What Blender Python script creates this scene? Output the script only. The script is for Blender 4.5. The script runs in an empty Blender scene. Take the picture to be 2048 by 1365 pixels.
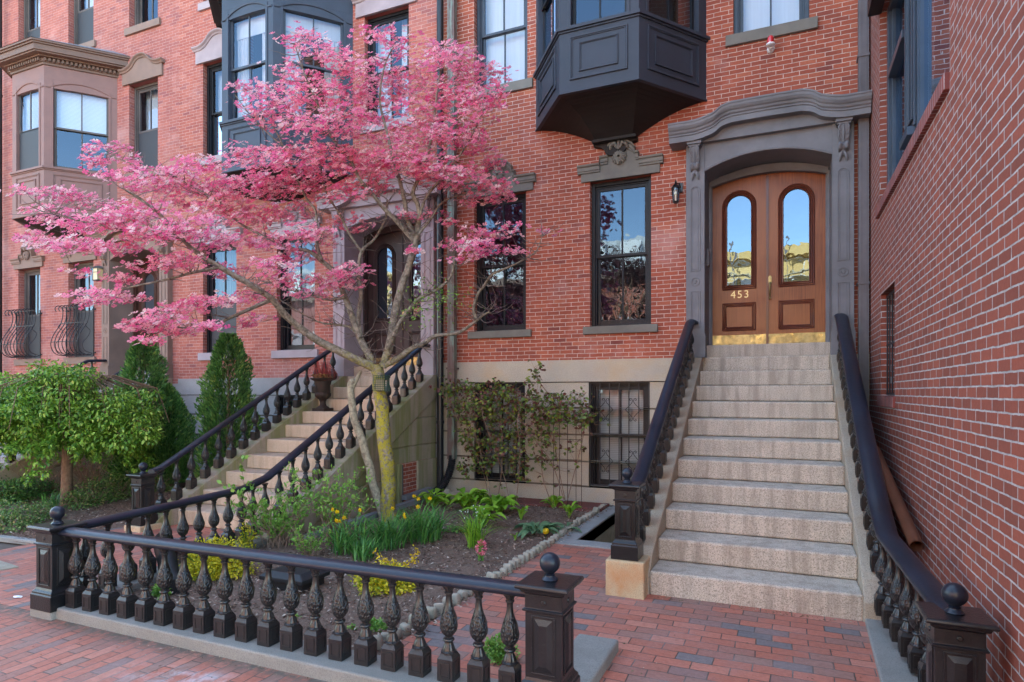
import bpy, bmesh, math, random
import numpy as np
from mathutils import Vector, Matrix, Quaternion
from mathutils import noise as mnoise
R = math.radians
rng = np.random.default_rng(7)
random.seed(5)
scene = bpy.context.scene
col = scene.collection

# ------------------------------------------------------------------ camera
cam_d = bpy.data.cameras.new("camera"); cam = bpy.data.objects.new("camera", cam_d); col.objects.link(cam)
cam.location = (0, 0, 1.73)
cam.rotation_euler = (R(90), 0, R(23.48))
cam_d.sensor_width = 36; cam_d.lens = 36*1252.6/2048
cam_d.shift_y = 101.5/2048
cam_d.clip_start = .05; cam_d.clip_end = 500
scene.camera = cam
# ------------------------------------------------------------------ sky and sun
SUN_EL, SUN_AZ = R(42), R(-18)          # azimuth measured from +Y (behind the houses) towards +X
w = bpy.data.worlds.new("World"); scene.world = w; w.use_nodes = True
nt = w.node_tree; bg = nt.nodes["Background"]
sky = nt.nodes.new("ShaderNodeTexSky"); sky.sky_type = 'NISHITA'; sky.sun_disc = False
sky.sun_elevation = SUN_EL; sky.sun_rotation = SUN_AZ
sky.air_density = 1.0; sky.dust_density = 1.0; sky.ozone_density = 1.6
nt.links.new(sky.outputs[0], bg.inputs[0]); bg.inputs[1].default_value = .15
sd = bpy.data.lights.new("sun", 'SUN'); sd.energy = 4.2; sd.angle = R(.53); sd.color = (1, .93, .82)
so = bpy.data.objects.new("sun", sd); col.objects.link(so); so.location = (0, 30, 40)
sdir = Vector((math.sin(SUN_AZ)*math.cos(SUN_EL), math.cos(SUN_AZ)*math.cos(SUN_EL), math.sin(SUN_EL)))
so.rotation_euler = sdir.to_track_quat('Z', 'Y').to_euler()
vs = scene.view_settings
vs.view_transform = 'Standard'; vs.look = 'None'; vs.gamma = 1; vs.exposure = 3.05
try:
    vs.use_white_balance = True; vs.white_balance_temperature = 7250; vs.white_balance_tint = 2
except Exception: pass

# ------------------------------------------------------------------ geometry helpers
CY, SY, F0, HY = math.cos(R(23.48)), math.sin(R(23.48)), 1252.6, 784.
def at(px, py, t):
    "point at camera depth t seen at a place in the photograph"
    r = (px-1024)/F0; u = (HY-py)/F0
    return Vector((t*(-SY+CY*r), t*(CY+SY*r), 1.73+t*u))
def atY(px, py, Y):
    r = (px-1024)/F0
    return at(px, py, Y/(CY+SY*r))
def atG(px, py, z=0.):
    return at(px, py, (z-1.73)/((HY-py)/F0))

class Fr:
    "vertical plane frame: s along, z up, d outward"
    def __init__(s, ox, oy, ux, uy):
        l = math.hypot(ux, uy); s.ox, s.oy, s.ux, s.uy = ox, oy, ux/l, uy/l; s.nx, s.ny = s.uy, -s.ux; s.len = l
    def __call__(s, a, z, d=0.):
        return (s.ox+s.ux*a+s.nx*d, s.oy+s.uy*a+s.ny*d, z)
FY = 9.25
FF = Fr(0, FY, 1, 0)          # facade: s = X
FW = Fr(1.01, 0, 0, -1)       # right hand wall: s = -Y

class MB:
    def __init__(self): self.v = []; self.f = []
    def add(self, vs, fs):
        o = len(self.v); self.v += [tuple(p) for p in vs]; self.f += [tuple(i+o for i in f) for f in fs]; return self
    def box(self, fr, s0, s1, z0, z1, d0, d1):
        P = [fr(s0,z0,d0),fr(s1,z0,d0),fr(s1,z0,d1),fr(s0,z0,d1),fr(s0,z1,d0),fr(s1,z1,d0),fr(s1,z1,d1),fr(s0,z1,d1)]
        return self.add(P, [(0,1,2,3),(4,7,6,5),(0,4,5,1),(1,5,6,2),(2,6,7,3),(3,7,4,0)])
    def cube(self, x0, x1, y0, y1, z0, z1):
        return self.box(Fr(0,0,1,0), x0, x1, z0, z1, -y1, -y0)
    def prism(self, poly, fn):
        "poly: list of 2D points, fn(p, k) -> 3D for k=0,1"
        n = len(poly); a = [fn(p, 0) for p in poly]; b = [fn(p, 1) for p in poly]
        return self.add(a+b, [tuple(range(n)), tuple(range(2*n-1, n-1, -1))]+[(i, (i+1) % n, (i+1) % n+n, i+n) for i in range(n)])
    def strip(self, lo, hi, fn0, fn1):
        "solid between two polylines (same count); fn0/fn1 map a 2D point to the back / front"
        n = len(lo); V = [fn0(p) for p in lo]+[fn0(p) for p in hi]+[fn1(p) for p in lo]+[fn1(p) for p in hi]
        Fc = []
        for i in range(n-1):
            Fc += [(i,i+1,n+i+1,n+i), (2*n+i,3*n+i,3*n+i+1,2*n+i+1), (i,2*n+i,2*n+i+1,i+1), (n+i,n+i+1,3*n+i+1,3*n+i)]
        Fc += [(0,n,3*n,2*n), (n-1,3*n-1,4*n-1,2*n-1)]
        return self.add(V, Fc)
    def sweep(self, path, prof, fn, closed=False, capit=True):
        "path of anything, fn(path point index, profile point) -> 3D"
        n, m = len(path), len(prof); V = [fn(i, q) for i in range(n) for q in prof]; Fc = []
        for i in range(n if closed else n-1):
            j = (i+1) % n
            for k in range(m):
                l = (k+1) % m; Fc.append((i*m+k, j*m+k, j*m+l, i*m+l))
        if not closed and capit: Fc += [tuple(range(m-1, -1, -1)), tuple((n-1)*m+k for k in range(m))]
        return self.add(V, Fc)
    def tube(self, pts, rad, sides=8, cap=True):
        pts = [Vector(p) for p in pts]; n = len(pts)
        if not hasattr(rad, '__len__'): rad = [rad]*n
        V = []; up = None
        for i in range(n):
            t = (pts[min(i+1, n-1)]-pts[max(i-1, 0)]); t = t.normalized() if t.length > 1e-9 else Vector((0,0,1))
            if up is None:
                a = Vector((0,0,1)) if abs(t.z) < .9 else Vector((1,0,0)); u = t.cross(a).normalized()
            else:
                u = up-t*up.dot(t); u = u.normalized() if u.length > 1e-6 else t.orthogonal().normalized()
            up = u; v = t.cross(u)
            for k in range(sides):
                a = 2*math.pi*k/sides; V.append(pts[i]+(u*math.cos(a)+v*math.sin(a))*rad[i])
        Fc = [(i*sides+k, i*sides+(k+1) % sides, (i+1)*sides+(k+1) % sides, (i+1)*sides+k) for i in range(n-1) for k in range(sides)]
        if cap: Fc += [tuple(range(sides-1, -1, -1)), tuple((n-1)*sides+k for k in range(sides))]
        return self.add(V, Fc)
    def lathe(self, prof, c=(0,0,0), seg=20, fn=None):
        V = []; n = len(prof)
        for i, (r, z) in enumerate(prof):
            for k in range(seg):
                a = 2*math.pi*k/seg; rr = r if fn is None else fn(r, z, a)
                V.append((c[0]+rr*math.cos(a), c[1]+rr*math.sin(a), c[2]+z))
        Fc = [(i*seg+k, i*seg+(k+1) % seg, (i+1)*seg+(k+1) % seg, (i+1)*seg+k) for i in range(n-1) for k in range(seg)]
        Fc += [tuple(range(seg-1, -1, -1)), tuple((n-1)*seg+k for k in range(seg))]
        return self.add(V, Fc)
    def ball(self, c, r, seg=20, sq=1.):
        n = 12; return self.lathe([(max(r*math.sin(math.pi*i/n), .0005), -r*sq*math.cos(math.pi*i/n)) for i in range(n+1)], c, seg)
    def mesh(self, name, smooth=None):
        me = bpy.data.meshes.new(name); me.from_pydata(self.v, [], self.f)
        bm = bmesh.new(); bm.from_mesh(me); bmesh.ops.recalc_face_normals(bm, faces=bm.faces); bm.to_mesh(me); bm.free()
        if smooth:
            for p in me.polygons: p.use_smooth = True
            me.set_sharp_from_angle(angle=R(smooth))
        return me
    def build(self, name, mat, parent=None, smooth=None, bevel=0, label=None):
        return link(name, self.mesh(name, smooth), mat, parent, bevel, label)

ROOTLOC = {}
def wloc(o):
    v = Vector(o.location); p = o.parent
    while p is not None: v = v+Vector(p.location); p = p.parent
    return v
def link(name, me, mat, parent=None, bevel=0, label=None):
    o = bpy.data.objects.new(name, me); col.objects.link(o)
    if mat is not None and len(me.materials) == 0: me.materials.append(mat)
    if parent is not None:
        o.parent = parent; o.location = -wloc(parent)
    if bevel:
        b = o.modifiers.new('bevel', 'BEVEL'); b.width = bevel; b.segments = 2; b.limit_method = 'ANGLE'; b.angle_limit = R(40)
    if label: o['label'] = label
    return o
def place(name, me, loc, parent, rz=0):
    "shared mesh modelled about its own origin, placed at a world location"
    o = bpy.data.objects.new(name, me); col.objects.link(o); o.parent = parent
    o.location = Vector(loc)-(wloc(parent) if parent else Vector((0,0,0))); o.rotation_euler.z = rz
    return o
def thing(name, label, cat, loc=(0,0,0), group=None):
    o = bpy.data.objects.new(name, None); col.objects.link(o); o.location = loc; o.empty_display_size = .1
    o['label'] = label; o['category'] = cat
    if group: o['group'] = group
    return o
def tag(o, label, cat, group=None, kind=None):
    if label: o['label'] = label
    if cat: o['category'] = cat
    if group: o['group'] = group
    if kind: o['kind'] = kind
    return o
def struct(o):
    o['kind'] = 'structure'; return o
def np_mesh(name, V, Fc, smooth=False):
    "V (n,3), Fc (m,k) arrays"
    me = bpy.data.meshes.new(name); V = np.asarray(V, dtype=np.float32); Fc = np.asarray(Fc, dtype=np.int32)
    m, k = Fc.shape
    me.vertices.add(len(V)); me.vertices.foreach_set("co", V.ravel())
    me.loops.add(m*k); me.loops.foreach_set("vertex_index", Fc.ravel())
    me.polygons.add(m); me.polygons.foreach_set("loop_start", np.arange(0, m*k, k, dtype=np.int32))
    try: me.polygons.foreach_set("loop_total", np.full(m, k, dtype=np.int32))
    except Exception: pass
    if smooth: me.polygons.foreach_set("use_smooth", np.ones(m, dtype=bool))
    me.update(); me.validate(); return me
def unit(a): return a/np.maximum(np.linalg.norm(a, axis=-1, keepdims=True), 1e-9)
def leaves(P, D, N, L, Wd, shape='leaf'):
    "arrays of leaves: base point, direction, normal -> V, F"
    P = np.asarray(P, float); D = unit(np.asarray(D, float)); N = np.asarray(N, float)
    S = unit(np.cross(D, N)); N = np.cross(S, D); n = len(P)
    L = np.broadcast_to(L, (n,))[:, None]; Wd = np.broadcast_to(Wd, (n,))[:, None]
    if shape == 'leaf':
        prm = [(0,0,0), (.35,.5,.10), (.75,.36,.08), (1,0,-.06), (.75,-.36,.08), (.35,-.5,.10)]
    elif shape == 'dia':
        prm = [(0,0,0), (.5,.5,.08), (1,0,0), (.5,-.5,.08)]
    elif shape == 'petal':
        prm = [(0,0,0), (.55,.42,.12), (.95,.34,.22), (.88,0,.16), (.95,-.34,.22), (.55,-.42,.12)]
    V = np.stack([P+D*L*a+S*Wd*b+N*L*c for a, b, c in prm], 1)
    k = len(prm); Fc = np.arange(n*k).reshape(n, k)
    return V.reshape(-1, 3), Fc
def rdir(n, zlo=-1., zhi=1.):
    z = rng.uniform(zlo, zhi, n); a = rng.uniform(0, 2*math.pi, n); q = np.sqrt(1-z*z)
    return np.stack([q*np.cos(a), q*np.sin(a), z], 1)

# ------------------------------------------------------------------ materials
class NT:
    def __init__(s, name):
        s.m = bpy.data.materials.new(name); s.m.use_nodes = True; s.t = s.m.node_tree
        s.b = s.t.nodes["Principled BSDF"]; s.out = s.t.nodes["Material Output"]
    def n(s, typ, **kw):
        x = s.t.nodes.new(typ)
        for k, v in kw.items(): setattr(x, k, v)
        return x
    def set(s, sock, v):
        if isinstance(v, bpy.types.NodeSocket): s.t.links.new(v, sock)
        elif v is not None: sock.default_value = v
    def math(s, op, a, b=None, c=None, clamp=False):
        x = s.n("ShaderNodeMath", operation=op); x.use_clamp = clamp
        for i, v in enumerate((a, b, c)):
            if v is not None: s.set(x.inputs[i], v)
        return x.outputs[0]
    def mix(s, fac, a, b, typ='RGBA', blend='MIX'):
        x = s.n("ShaderNodeMix", data_type=typ); 
        if typ == 'RGBA': x.blend_type = blend
        i = {'RGBA': (6, 7, 2), 'FLOAT': (2, 3, 0)}[typ]
        s.set(x.inputs[0], fac); s.set(x.inputs[i[0]], a); s.set(x.inputs[i[1]], b); return x.outputs[i[2]]
    def noise(s, vec, scale, detail=3, rough=.55, dist=0):
        x = s.n("ShaderNodeTexNoise"); s.set(x.inputs['Vector'], vec); x.inputs['Scale'].default_value = scale
        x.inputs['Detail'].default_value = detail; x.inputs['Roughness'].default_value = rough; x.inputs['Distortion'].default_value = dist
        return x.outputs[0]
    def ramp(s, fac, stops, interp='LINEAR'):
        x = s.n("ShaderNodeValToRGB"); x.color_ramp.interpolation = interp; e = x.color_ramp.elements
        while len(e) < len(stops): e.new(.5)
        for q, (p, c) in zip(e, stops):
            q.position = p; q.color = (*c, 1) if len(c) == 3 else c
        s.set(x.inputs[0], fac); return x.outputs[0]
    def map(s, v, a, b, c=0., d=1., smooth=False):
        x = s.n("ShaderNodeMapRange"); x.interpolation_type = 'SMOOTHSTEP' if smooth else 'LINEAR'
        for i, q in enumerate((v, a, b, c, d)): s.set(x.inputs[i], q)
        return x.outputs[0]
    def pos(s): return s.n("ShaderNodeNewGeometry").outputs['Position']
    def obj(s): return s.n("ShaderNodeTexCoord").outputs['Object']
    def bump(s, h, dist=.01, strength=1.):
        x = s.n("ShaderNodeBump"); x.inputs['Distance'].default_value = dist; x.inputs['Strength'].default_value = strength
        s.set(x.inputs['Height'], h); s.t.links.new(x.outputs[0], s.b.inputs['Normal']); return x.outputs[0]
    def base(s, c): s.set(s.b.inputs['Base Color'], c if isinstance(c, bpy.types.NodeSocket) else (*c, 1))
    def rough(s, v): s.set(s.b.inputs['Roughness'], v)
    def scalev(s, v, k):
        x = s.n("ShaderNodeVectorMath", operation='MULTIPLY'); s.set(x.inputs[0], v); x.inputs[1].default_value = k; return x.outputs[0]

def brick_pattern(q, u, v, bw, rh, mort, vo=0., uo=0.):
    p = q.pos(); nz = q.noise(p, 9, 2); nz2 = q.noise(p, 60, 2)
    v = q.math('ADD', v, q.math('MULTIPLY', q.math('SUBTRACT', nz, .5), .010*rh/.06))
    v = q.math('ADD', v, vo); u = q.math('ADD', u, uo+100*bw)
    vr = q.math('DIVIDE', v, rh); row = q.math('FLOOR', vr); fv = q.math('SUBTRACT', vr, row)
    off = q.math('MULTIPLY', q.math('FLOORED_MODULO', row, 2.), .5)
    wn = q.n("ShaderNodeTexWhiteNoise", noise_dimensions='1D'); q.set(wn.inputs['W'], row)
    off = q.math('ADD', off, q.math('MULTIPLY', wn.outputs['Value'], .12))
    uu = q.math('ADD', q.math('DIVIDE', u, bw), off); cl = q.math('FLOOR', uu); fu = q.math('SUBTRACT', uu, cl)
    du = q.math('MULTIPLY', q.math('MINIMUM', fu, q.math('SUBTRACT', 1., fu)), bw)
    dv = q.math('MULTIPLY', q.math('MINIMUM', fv, q.math('SUBTRACT', 1., fv)), rh)
    m = q.math('MINIMUM', du, dv); m = q.math('ADD', m, q.math('MULTIPLY', q.math('SUBTRACT', nz2, .5), mort*.6))
    mask = q.map(m, mort*.5-.0006, mort*.5+.0014, 0., 1., True)     # 1 on the brick
    cv = q.n("ShaderNodeCombineXYZ"); q.set(cv.inputs[0], cl); q.set(cv.inputs[1], row)
    w2 = q.n("ShaderNodeTexWhiteNoise", noise_dimensions='2D'); q.set(w2.inputs['Vector'], cv.outputs[0])
    return mask, w2.outputs['Value'], m
def wall_uv(q):
    g = q.n("ShaderNodeNewGeometry"); sp = q.n("ShaderNodeSeparateXYZ"); q.set(sp.inputs[0], g.outputs['Position'])
    sn = q.n("ShaderNodeSeparateXYZ"); q.set(sn.inputs[0], g.outputs['True Normal'])
    k = q.math('GREATER_THAN', q.math('ABSOLUTE', sn.outputs[1]), .5)
    u = q.mix(k, sp.outputs[1], sp.outputs[0], 'FLOAT'); return u, sp.outputs[2], sp
def brick_mat(name, stops, mortar, bw=.2, rh=.061, mort=.007, stain=.5, vo=0., white=0.):
    q = NT(name); u, z, sp = wall_uv(q); mask, rnd, m = brick_pattern(q, u, z, bw, rh, mort, vo)
    c = q.ramp(rnd, stops); p = q.pos()
    n1 = q.noise(p, 1.1, 4, .6); n2 = q.noise(p, 45, 3, .6)
    c = q.mix(q.map(n2, .3, .75, 0., .35), c, q.mix(1., c, (.55,.5,.5,1), blend='MULTIPLY'))
    c = q.mix(q.map(n1, .35, .7, 0., stain), c, q.mix(1., c, (.72,.66,.70,1), blend='MULTIPLY'))
    st = q.noise(q.scalev(p, (1.4,1.4,.22)), 1.9, 5, .6); c = q.mix(q.map(st, .45, .72, 0., stain*.9), c, q.mix(1., c, (.60,.56,.60,1), blend='MULTIPLY'))
    if white:
        n4 = q.noise(p, .8, 5, .65); c = q.mix(q.map(n4, .56, .74, 0., white), c, (.62,.40,.38,1))
    mo = q.mix(q.map(q.noise(p, 14, 3), .35, .7), (*mortar, 1), (*[a*.62 for a in mortar], 1))
    c = q.mix(mask, mo, c); q.base(c); q.rough(.85)
    h = q.math('ADD', q.math('MULTIPLY', mask, .6), q.math('MULTIPLY', n2, .35)); q.bump(h, .006, .7)
    return q.m
M = {}
M['brick_a'] = brick_mat('brick_a', [(0,(.24,.060,.046)),(.05,(.34,.082,.047)),(.5,(.395,.093,.050)),(.9,(.44,.112,.060)),(1,(.49,.145,.078))], (.64,.48,.41), mort=.0072, white=.4)
M['brick_b'] = brick_mat('brick_b', [(0,(.30,.09,.085)),(.1,(.38,.105,.08)),(.5,(.42,.12,.085)),(.9,(.46,.14,.10)),(1,(.50,.18,.13))], (.58,.38,.33), bw=.2, rh=.061, mort=.006, vo=.02, white=.3)
M['brick_c'] = brick_mat('brick_c', [(0,(.30,.10,.10)),(.1,(.38,.12,.10)),(.5,(.42,.13,.10)),(.9,(.47,.155,.12)),(1,(.50,.20,.16))], (.54,.35,.31), bw=.2, rh=.061, mort=.0055, vo=.01, white=.4)
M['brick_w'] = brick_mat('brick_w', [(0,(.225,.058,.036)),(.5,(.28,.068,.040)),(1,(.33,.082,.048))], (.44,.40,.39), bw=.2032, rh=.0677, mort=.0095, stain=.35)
M['brick_sill'] = brick_mat('brick_sill', [(0,(.21,.055,.05)),(.5,(.26,.065,.052)),(1,(.32,.075,.058))], (.45,.38,.38), bw=.0677, rh=.5, mort=.008, vo=.1)
def paver_mat(name, along_x, bw=.235, rh=.095, chalk=False, dark=.0):
    q = NT(name); sp = q.n("ShaderNodeSeparateXYZ"); p = q.pos()
    wv = q.n("ShaderNodeTexNoise"); wv.inputs['Scale'].default_value = .5; q.set(wv.inputs['Vector'], p)
    q.set(sp.inputs[0], p)
    jx = q.math('ADD', sp.outputs[0], q.math('MULTIPLY', wv.outputs[0], .12)); jy = q.math('ADD', sp.outputs[1], q.math('MULTIPLY', wv.outputs[0], .10))
    u, v = (jx, jy) if along_x else (jy, jx)
    mask, rnd, m = brick_pattern(q, u, v, bw, rh, .006, 50*rh)
    d = dark
    c = q.ramp(rnd, [(0,(.14,.125,.125)),(.05+d,(.19,.15,.145)),(.08+d,(.33,.13,.095)),(.22+d,(.29,.155,.12)),(.36,(.40,.125,.08)),(.75,(.45,.14,.09)),(1,(.50,.19,.13))])
    n1 = q.noise(p, 2.2, 5, .65); n2 = q.noise(p, 30, 4, .65); n3 = q.noise(p, 110, 2)
    c = q.mix(q.map(n1, .45, .72, 0., .32), c, (.33,.22,.20,1))
    c = q.mix(q.map(n2, .40, .72, 0., .45), c, q.mix(1., c, (.5,.46,.47,1), blend='MULTIPLY'))
    c = q.mix(q.map(n3, .62, .74, 0., .35), c, (.42,.30,.27,1))
    jm = q.mix(q.map(n1, .45, .65), (.085,.06,.05,1), (.24,.19,.17,1))
    c = q.mix(mask, jm, c)
    if chalk:       # a scuffed chalky patch on the pavement
        cn = q.n("ShaderNodeCombineXYZ"); dx = q.math('DIVIDE', q.math('SUBTRACT', sp.outputs[0], -3.05), .75); dy = q.math('DIVIDE', q.math('SUBTRACT', sp.outputs[1], 2.62), .22)
        rr = q.math('SQRT', q.math('ADD', q.math('MULTIPLY', dx, dx), q.math('MULTIPLY', dy, dy)))
        k = q.math('MULTIPLY', q.map(rr, 1.25, .2, 0., 1., True), q.map(q.noise(p, 5, 5, .7, .6), .46, .66, 0., .75))
        c = q.mix(k, c, (.62,.60,.63,1))
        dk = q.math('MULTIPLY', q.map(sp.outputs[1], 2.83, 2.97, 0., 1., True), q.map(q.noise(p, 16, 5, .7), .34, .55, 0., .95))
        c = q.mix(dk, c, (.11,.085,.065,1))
    q.base(c); q.rough(q.map(n1, .3, .7, .62, .85))
    q.bump(q.math('ADD', q.math('MULTIPLY', mask, .55), q.math('ADD', q.math('MULTIPLY', n2, .4), q.math('MULTIPLY', rnd, .5))), .010, .9)
    return q.m
M['pave_y'] = paver_mat('sidewalk_brick', False, .235, .088, chalk=True)
M['pave_x'] = paver_mat('walk_brick', True, .230, .113, dark=.03)
M['pave_l'] = paver_mat('side_walk_brick', False, .235, .088)

def stone(name, c1, c2, speck=.5, rough=.75, scale=1., stain=None, stainamt=.6, bump=.004, sscale=1.6, streak=0., slo=.48, shi=.72):
    q = NT(name); p = q.pos()
    n1 = q.noise(p, 3*scale, 5, .6); n2 = q.noise(p, 120*scale, 2, .7); n3 = q.noise(p, 420*scale, 1)
    c = q.mix(q.map(n1, .3, .7), (*c1, 1), (*c2, 1))
    c = q.mix(q.map(n2, .36, .5, speck, 0.), c, (*[a*.30 for a in c1], 1))
    c = q.mix(q.map(n2, .58, .72, 0., speck*.6), c, (*[min(1, a*1.5) for a in c1], 1))
    if stain:
        sv = q.scalev(p, (1.6, 1.6, .13)) if streak else p
        k = q.map(q.noise(sv, sscale*3 if streak else sscale, 5, .65, .3), slo, shi, 0., stainamt)
        c = q.mix(k, c, (*stain, 1))
    q.base(c); q.rough(rough); q.bump(q.math('ADD', q.math('MULTIPLY', n3, .4), n1), bump, .6); return q.m
M['granite_a'] = stone('granite_a', (.50,.44,.35), (.42,.37,.31), .7, stain=(.50,.33,.16), stainamt=.55)
M['granite_b'] = stone('granite_b', (.36,.34,.34), (.30,.285,.29), .45, stain=(.20,.17,.15), stainamt=.5)
M['tread'] = stone('tread', (.59,.50,.41), (.48,.41,.335), .85, .7, stain=(.25,.20,.155), stainamt=.65, streak=1., slo=.45, shi=.66, sscale=2.2)
M['tread_b'] = stone('tread_b', (.58,.46,.34), (.50,.39,.29), .4, .75, stain=(.24,.17,.10), stainamt=.55, streak=1.)
M['cheek'] = stone('cheek', (.40,.33,.25), (.33,.27,.20), .6, .75, stain=(.36,.20,.09), stainamt=.6)
M['cheek_b'] = stone('cheek_b', (.40,.32,.24), (.31,.25,.185), .35, .8, stain=(.17,.185,.045), stainamt=.72, streak=1., sscale=1.1, slo=.42, shi=.60)
M['rust_block'] = stone('rust_block', (.52,.36,.20), (.50,.40,.27), .45, .75, stain=(.48,.20,.07), stainamt=.9, sscale=2.5)
M['curb'] = stone('curb', (.27,.25,.225), (.21,.195,.175), .4, .8, stain=(.16,.14,.12), stainamt=.6)
M['slab'] = stone('slab', (.30,.30,.29), (.24,.24,.235), .4, .75, stain=(.14,.13,.12), stainamt=.5)
M['cobble'] = stone('cobble', (.38,.33,.26), (.26,.22,.17), .35, .85, scale=3, stain=(.14,.15,.07), stainamt=.5)
M['rubble'] = stone('rubble', (.42,.36,.25), (.32,.26,.18), .2, .9, scale=4)
def paint(name, c, rough=.5, var=.25, bump=.0015, chip=None, chipamt=.66, coat=0., bscale=40, spec=.28):
    q = NT(name); p = q.pos(); n1 = q.noise(p, 2.5, 5, .6); n2 = q.noise(p, bscale, 3, .6)
    cc = q.mix(q.map(n1, .3, .7), (*[a*(1-var) for a in c], 1), (*[a*(1+var) for a in c], 1))
    if chip: cc = q.mix(q.map(q.noise(p, 90, 4, .7), chipamt, chipamt+.05, 0., .9), cc, (*chip, 1))
    q.base(cc); q.rough(q.map(n1, .3, .7, rough*.85, min(1, rough*1.15))); q.bump(q.math('ADD', n2, q.math('MULTIPLY', q.noise(p, 200, 2), .3)), bump, .6)
    q.b.inputs['Specular IOR Level'].default_value = spec
    if coat: q.b.inputs['Coat Weight'].default_value = coat; q.b.inputs['Coat Roughness'].default_value = .18
    return q.m
M['trim_a'] = paint('trim_a', (.155,.145,.125), .6)
M['surround_a'] = paint('surround_a', (.168,.166,.178), .62, var=.22, chip=(.25,.24,.25), chipamt=.72)
M['trim_b'] = paint('trim_b', (.36,.30,.32), .75, var=.15, chip=(.45,.35,.32))
M['trim_c'] = paint('trim_c', (.235,.16,.13), .75, var=.15)
M['bay_a'] = paint('bay_a', (.036,.043,.060), .5, var=.15)
M['soffit_a'] = paint('soffit_a', (.022,.018,.017), .65)
M['bay_b'] = paint('bay_b', (.045,.062,.090), .5, var=.15)
M['bay_c'] = paint('bay_c', (.235,.135,.12), .6, var=.12)
M['bay_c2'] = paint('bay_c2', (.165,.105,.082), .6, var=.12)
M['frame_a'] = paint('frame_a', (.011,.011,.014), .45)
M['frame_c'] = paint('frame_c', (.10,.085,.08), .5)
M['frame_w'] = paint('frame_w', (.040,.052,.072), .4, coat=.3)
M['iron'] = paint('iron', (.0105,.0105,.0125), .36, var=.5, bump=.004, chip=(.12,.075,.055), chipamt=.70, coat=.35, bscale=70)
M['rail'] = paint('rail', (.011,.0145,.025), .42, var=.35, bump=.002, chip=(.16,.14,.14), chipamt=.76, coat=.22)
M['iron_thin'] = paint('iron_thin', (.03,.03,.034), .5)
M['pipe_black'] = paint('pipe_black', (.018,.019,.022), .35, coat=.3)
M['pipe_grey'] = paint('pipe_grey', (.13,.12,.13), .45)
M['pipe_brown'] = paint('pipe_brown', (.17,.062,.035), .45)
M['zinc'] = paint('zinc', (.20,.20,.215), .45, var=.3)
M['plastic'] = paint('plastic', (.02,.02,.022), .5)
q = NT('copper'); p = q.pos(); k = q.map(q.noise(q.scalev(p, (3,3,.8)), 2.2, 5, .65), .45, .62)
q.base(q.mix(k, (.13,.085,.075,1), (.17,.26,.22,1))); q.rough(.55); M['copper'] = q.m
q = NT('door_wood'); p = q.pos(); g1 = q.noise(q.scalev(p, (60,60,2.2)), 1, 5, .65, .5); g2 = q.noise(p, 1.3, 3)
c = q.mix(q.map(g1, .3, .7), (.14,.034,.011,1), (.31,.082,.024,1)); c = q.mix(q.map(g2, .42, .62, 0., .6), c, (.34,.115,.04,1))
q.base(c); q.rough(.38); q.bump(g1, .0008); q.b.inputs['Coat Weight'].default_value = .10; q.b.inputs['Specular IOR Level'].default_value = .3; q.b.inputs['Coat Roughness'].default_value = .3; M['door_wood'] = q.m
M['wood_mold'] = paint('wood_mold', (.13,.034,.020), .35, coat=.3)
M['door_dark'] = paint('door_dark', (.05,.032,.03), .45)
M['door_brown'] = paint('door_brown', (.085,.035,.025), .5)
q = NT('brass'); p = q.pos(); q.base(q.mix(q.map(q.noise(p, 7, 5, .7), .35, .65), (.20,.155,.075,1), (.42,.33,.16,1))); q.b.inputs['Metallic'].default_value = 1; p = q.pos(); q.rough(q.map(q.noise(p, 12, 4), .3, .7, .25, .55)); q.bump(q.noise(p, 14, 3), .004, .5); M['brass'] = q.m
def glass(name, fac, tint=(.6,.65,.68), wav=.0016, ws=3.):
    q = NT(name); q.t.nodes.remove(q.b); p = q.pos()
    tr = q.n("ShaderNodeBsdfTransparent"); tr.inputs[0].default_value = (*tint, 1)
    gl = q.n("ShaderNodeBsdfGlossy"); gl.inputs['Roughness'].default_value = .004; gl.inputs['Color'].default_value = (.56,.76,1,1)
    b = q.n("ShaderNodeBump"); b.inputs['Distance'].default_value = wav; q.set(b.inputs['Height'], q.noise(p, ws, 2)); q.t.links.new(b.outputs[0], gl.inputs['Normal'])
    lw = q.n("ShaderNodeLayerWeight"); lw.inputs[0].default_value = .35
    f = q.math('ADD', q.math('MULTIPLY', lw.outputs['Fresnel'], .9), fac, clamp=True)
    mx = q.n("ShaderNodeMixShader"); q.set(mx.inputs[0], f); q.t.links.new(tr.outputs[0], mx.inputs[1]); q.t.links.new(gl.outputs[0], mx.inputs[2])
    q.t.links.new(mx.outputs[0], q.out.inputs[0]); return q.m
M['glass'] = glass('window_glass', .05)
M['glass_up'] = glass('upper_glass', .05, tint=(.86,.9,.93), ws=2.)
M['glass_door'] = glass('door_glass', .13, tint=(.35,.35,.35), wav=.0011, ws=3.5)
q = NT('iron_relief'); p = q.obj(); sp = q.n('ShaderNodeSeparateXYZ'); q.set(sp.inputs[0], p)
vo = q.n('ShaderNodeTexVoronoi'); vo.feature = 'SMOOTH_F1'; vo.inputs['Scale'].default_value = 42; q.set(vo.inputs['Vector'], q.scalev(p, (1,1,.7)))
mk = q.math('MULTIPLY', q.map(sp.outputs[2], .22, .27, 0., 1.), q.map(sp.outputs[2], .43, .38, 0., 1.))
wv = q.math('SINE', q.math('MULTIPLY', vo.outputs[0], 22.)); n1 = q.noise(q.pos(), 3, 4); n2 = q.noise(p, 160, 3)
c = q.mix(q.map(n1, .3, .7), (.009,.009,.0105,1), (.020,.018,.018,1)); c = q.mix(q.map(q.noise(q.pos(), 60, 5, .75), .70, .74, 0., .9), c, (.13,.07,.045,1))
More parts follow.
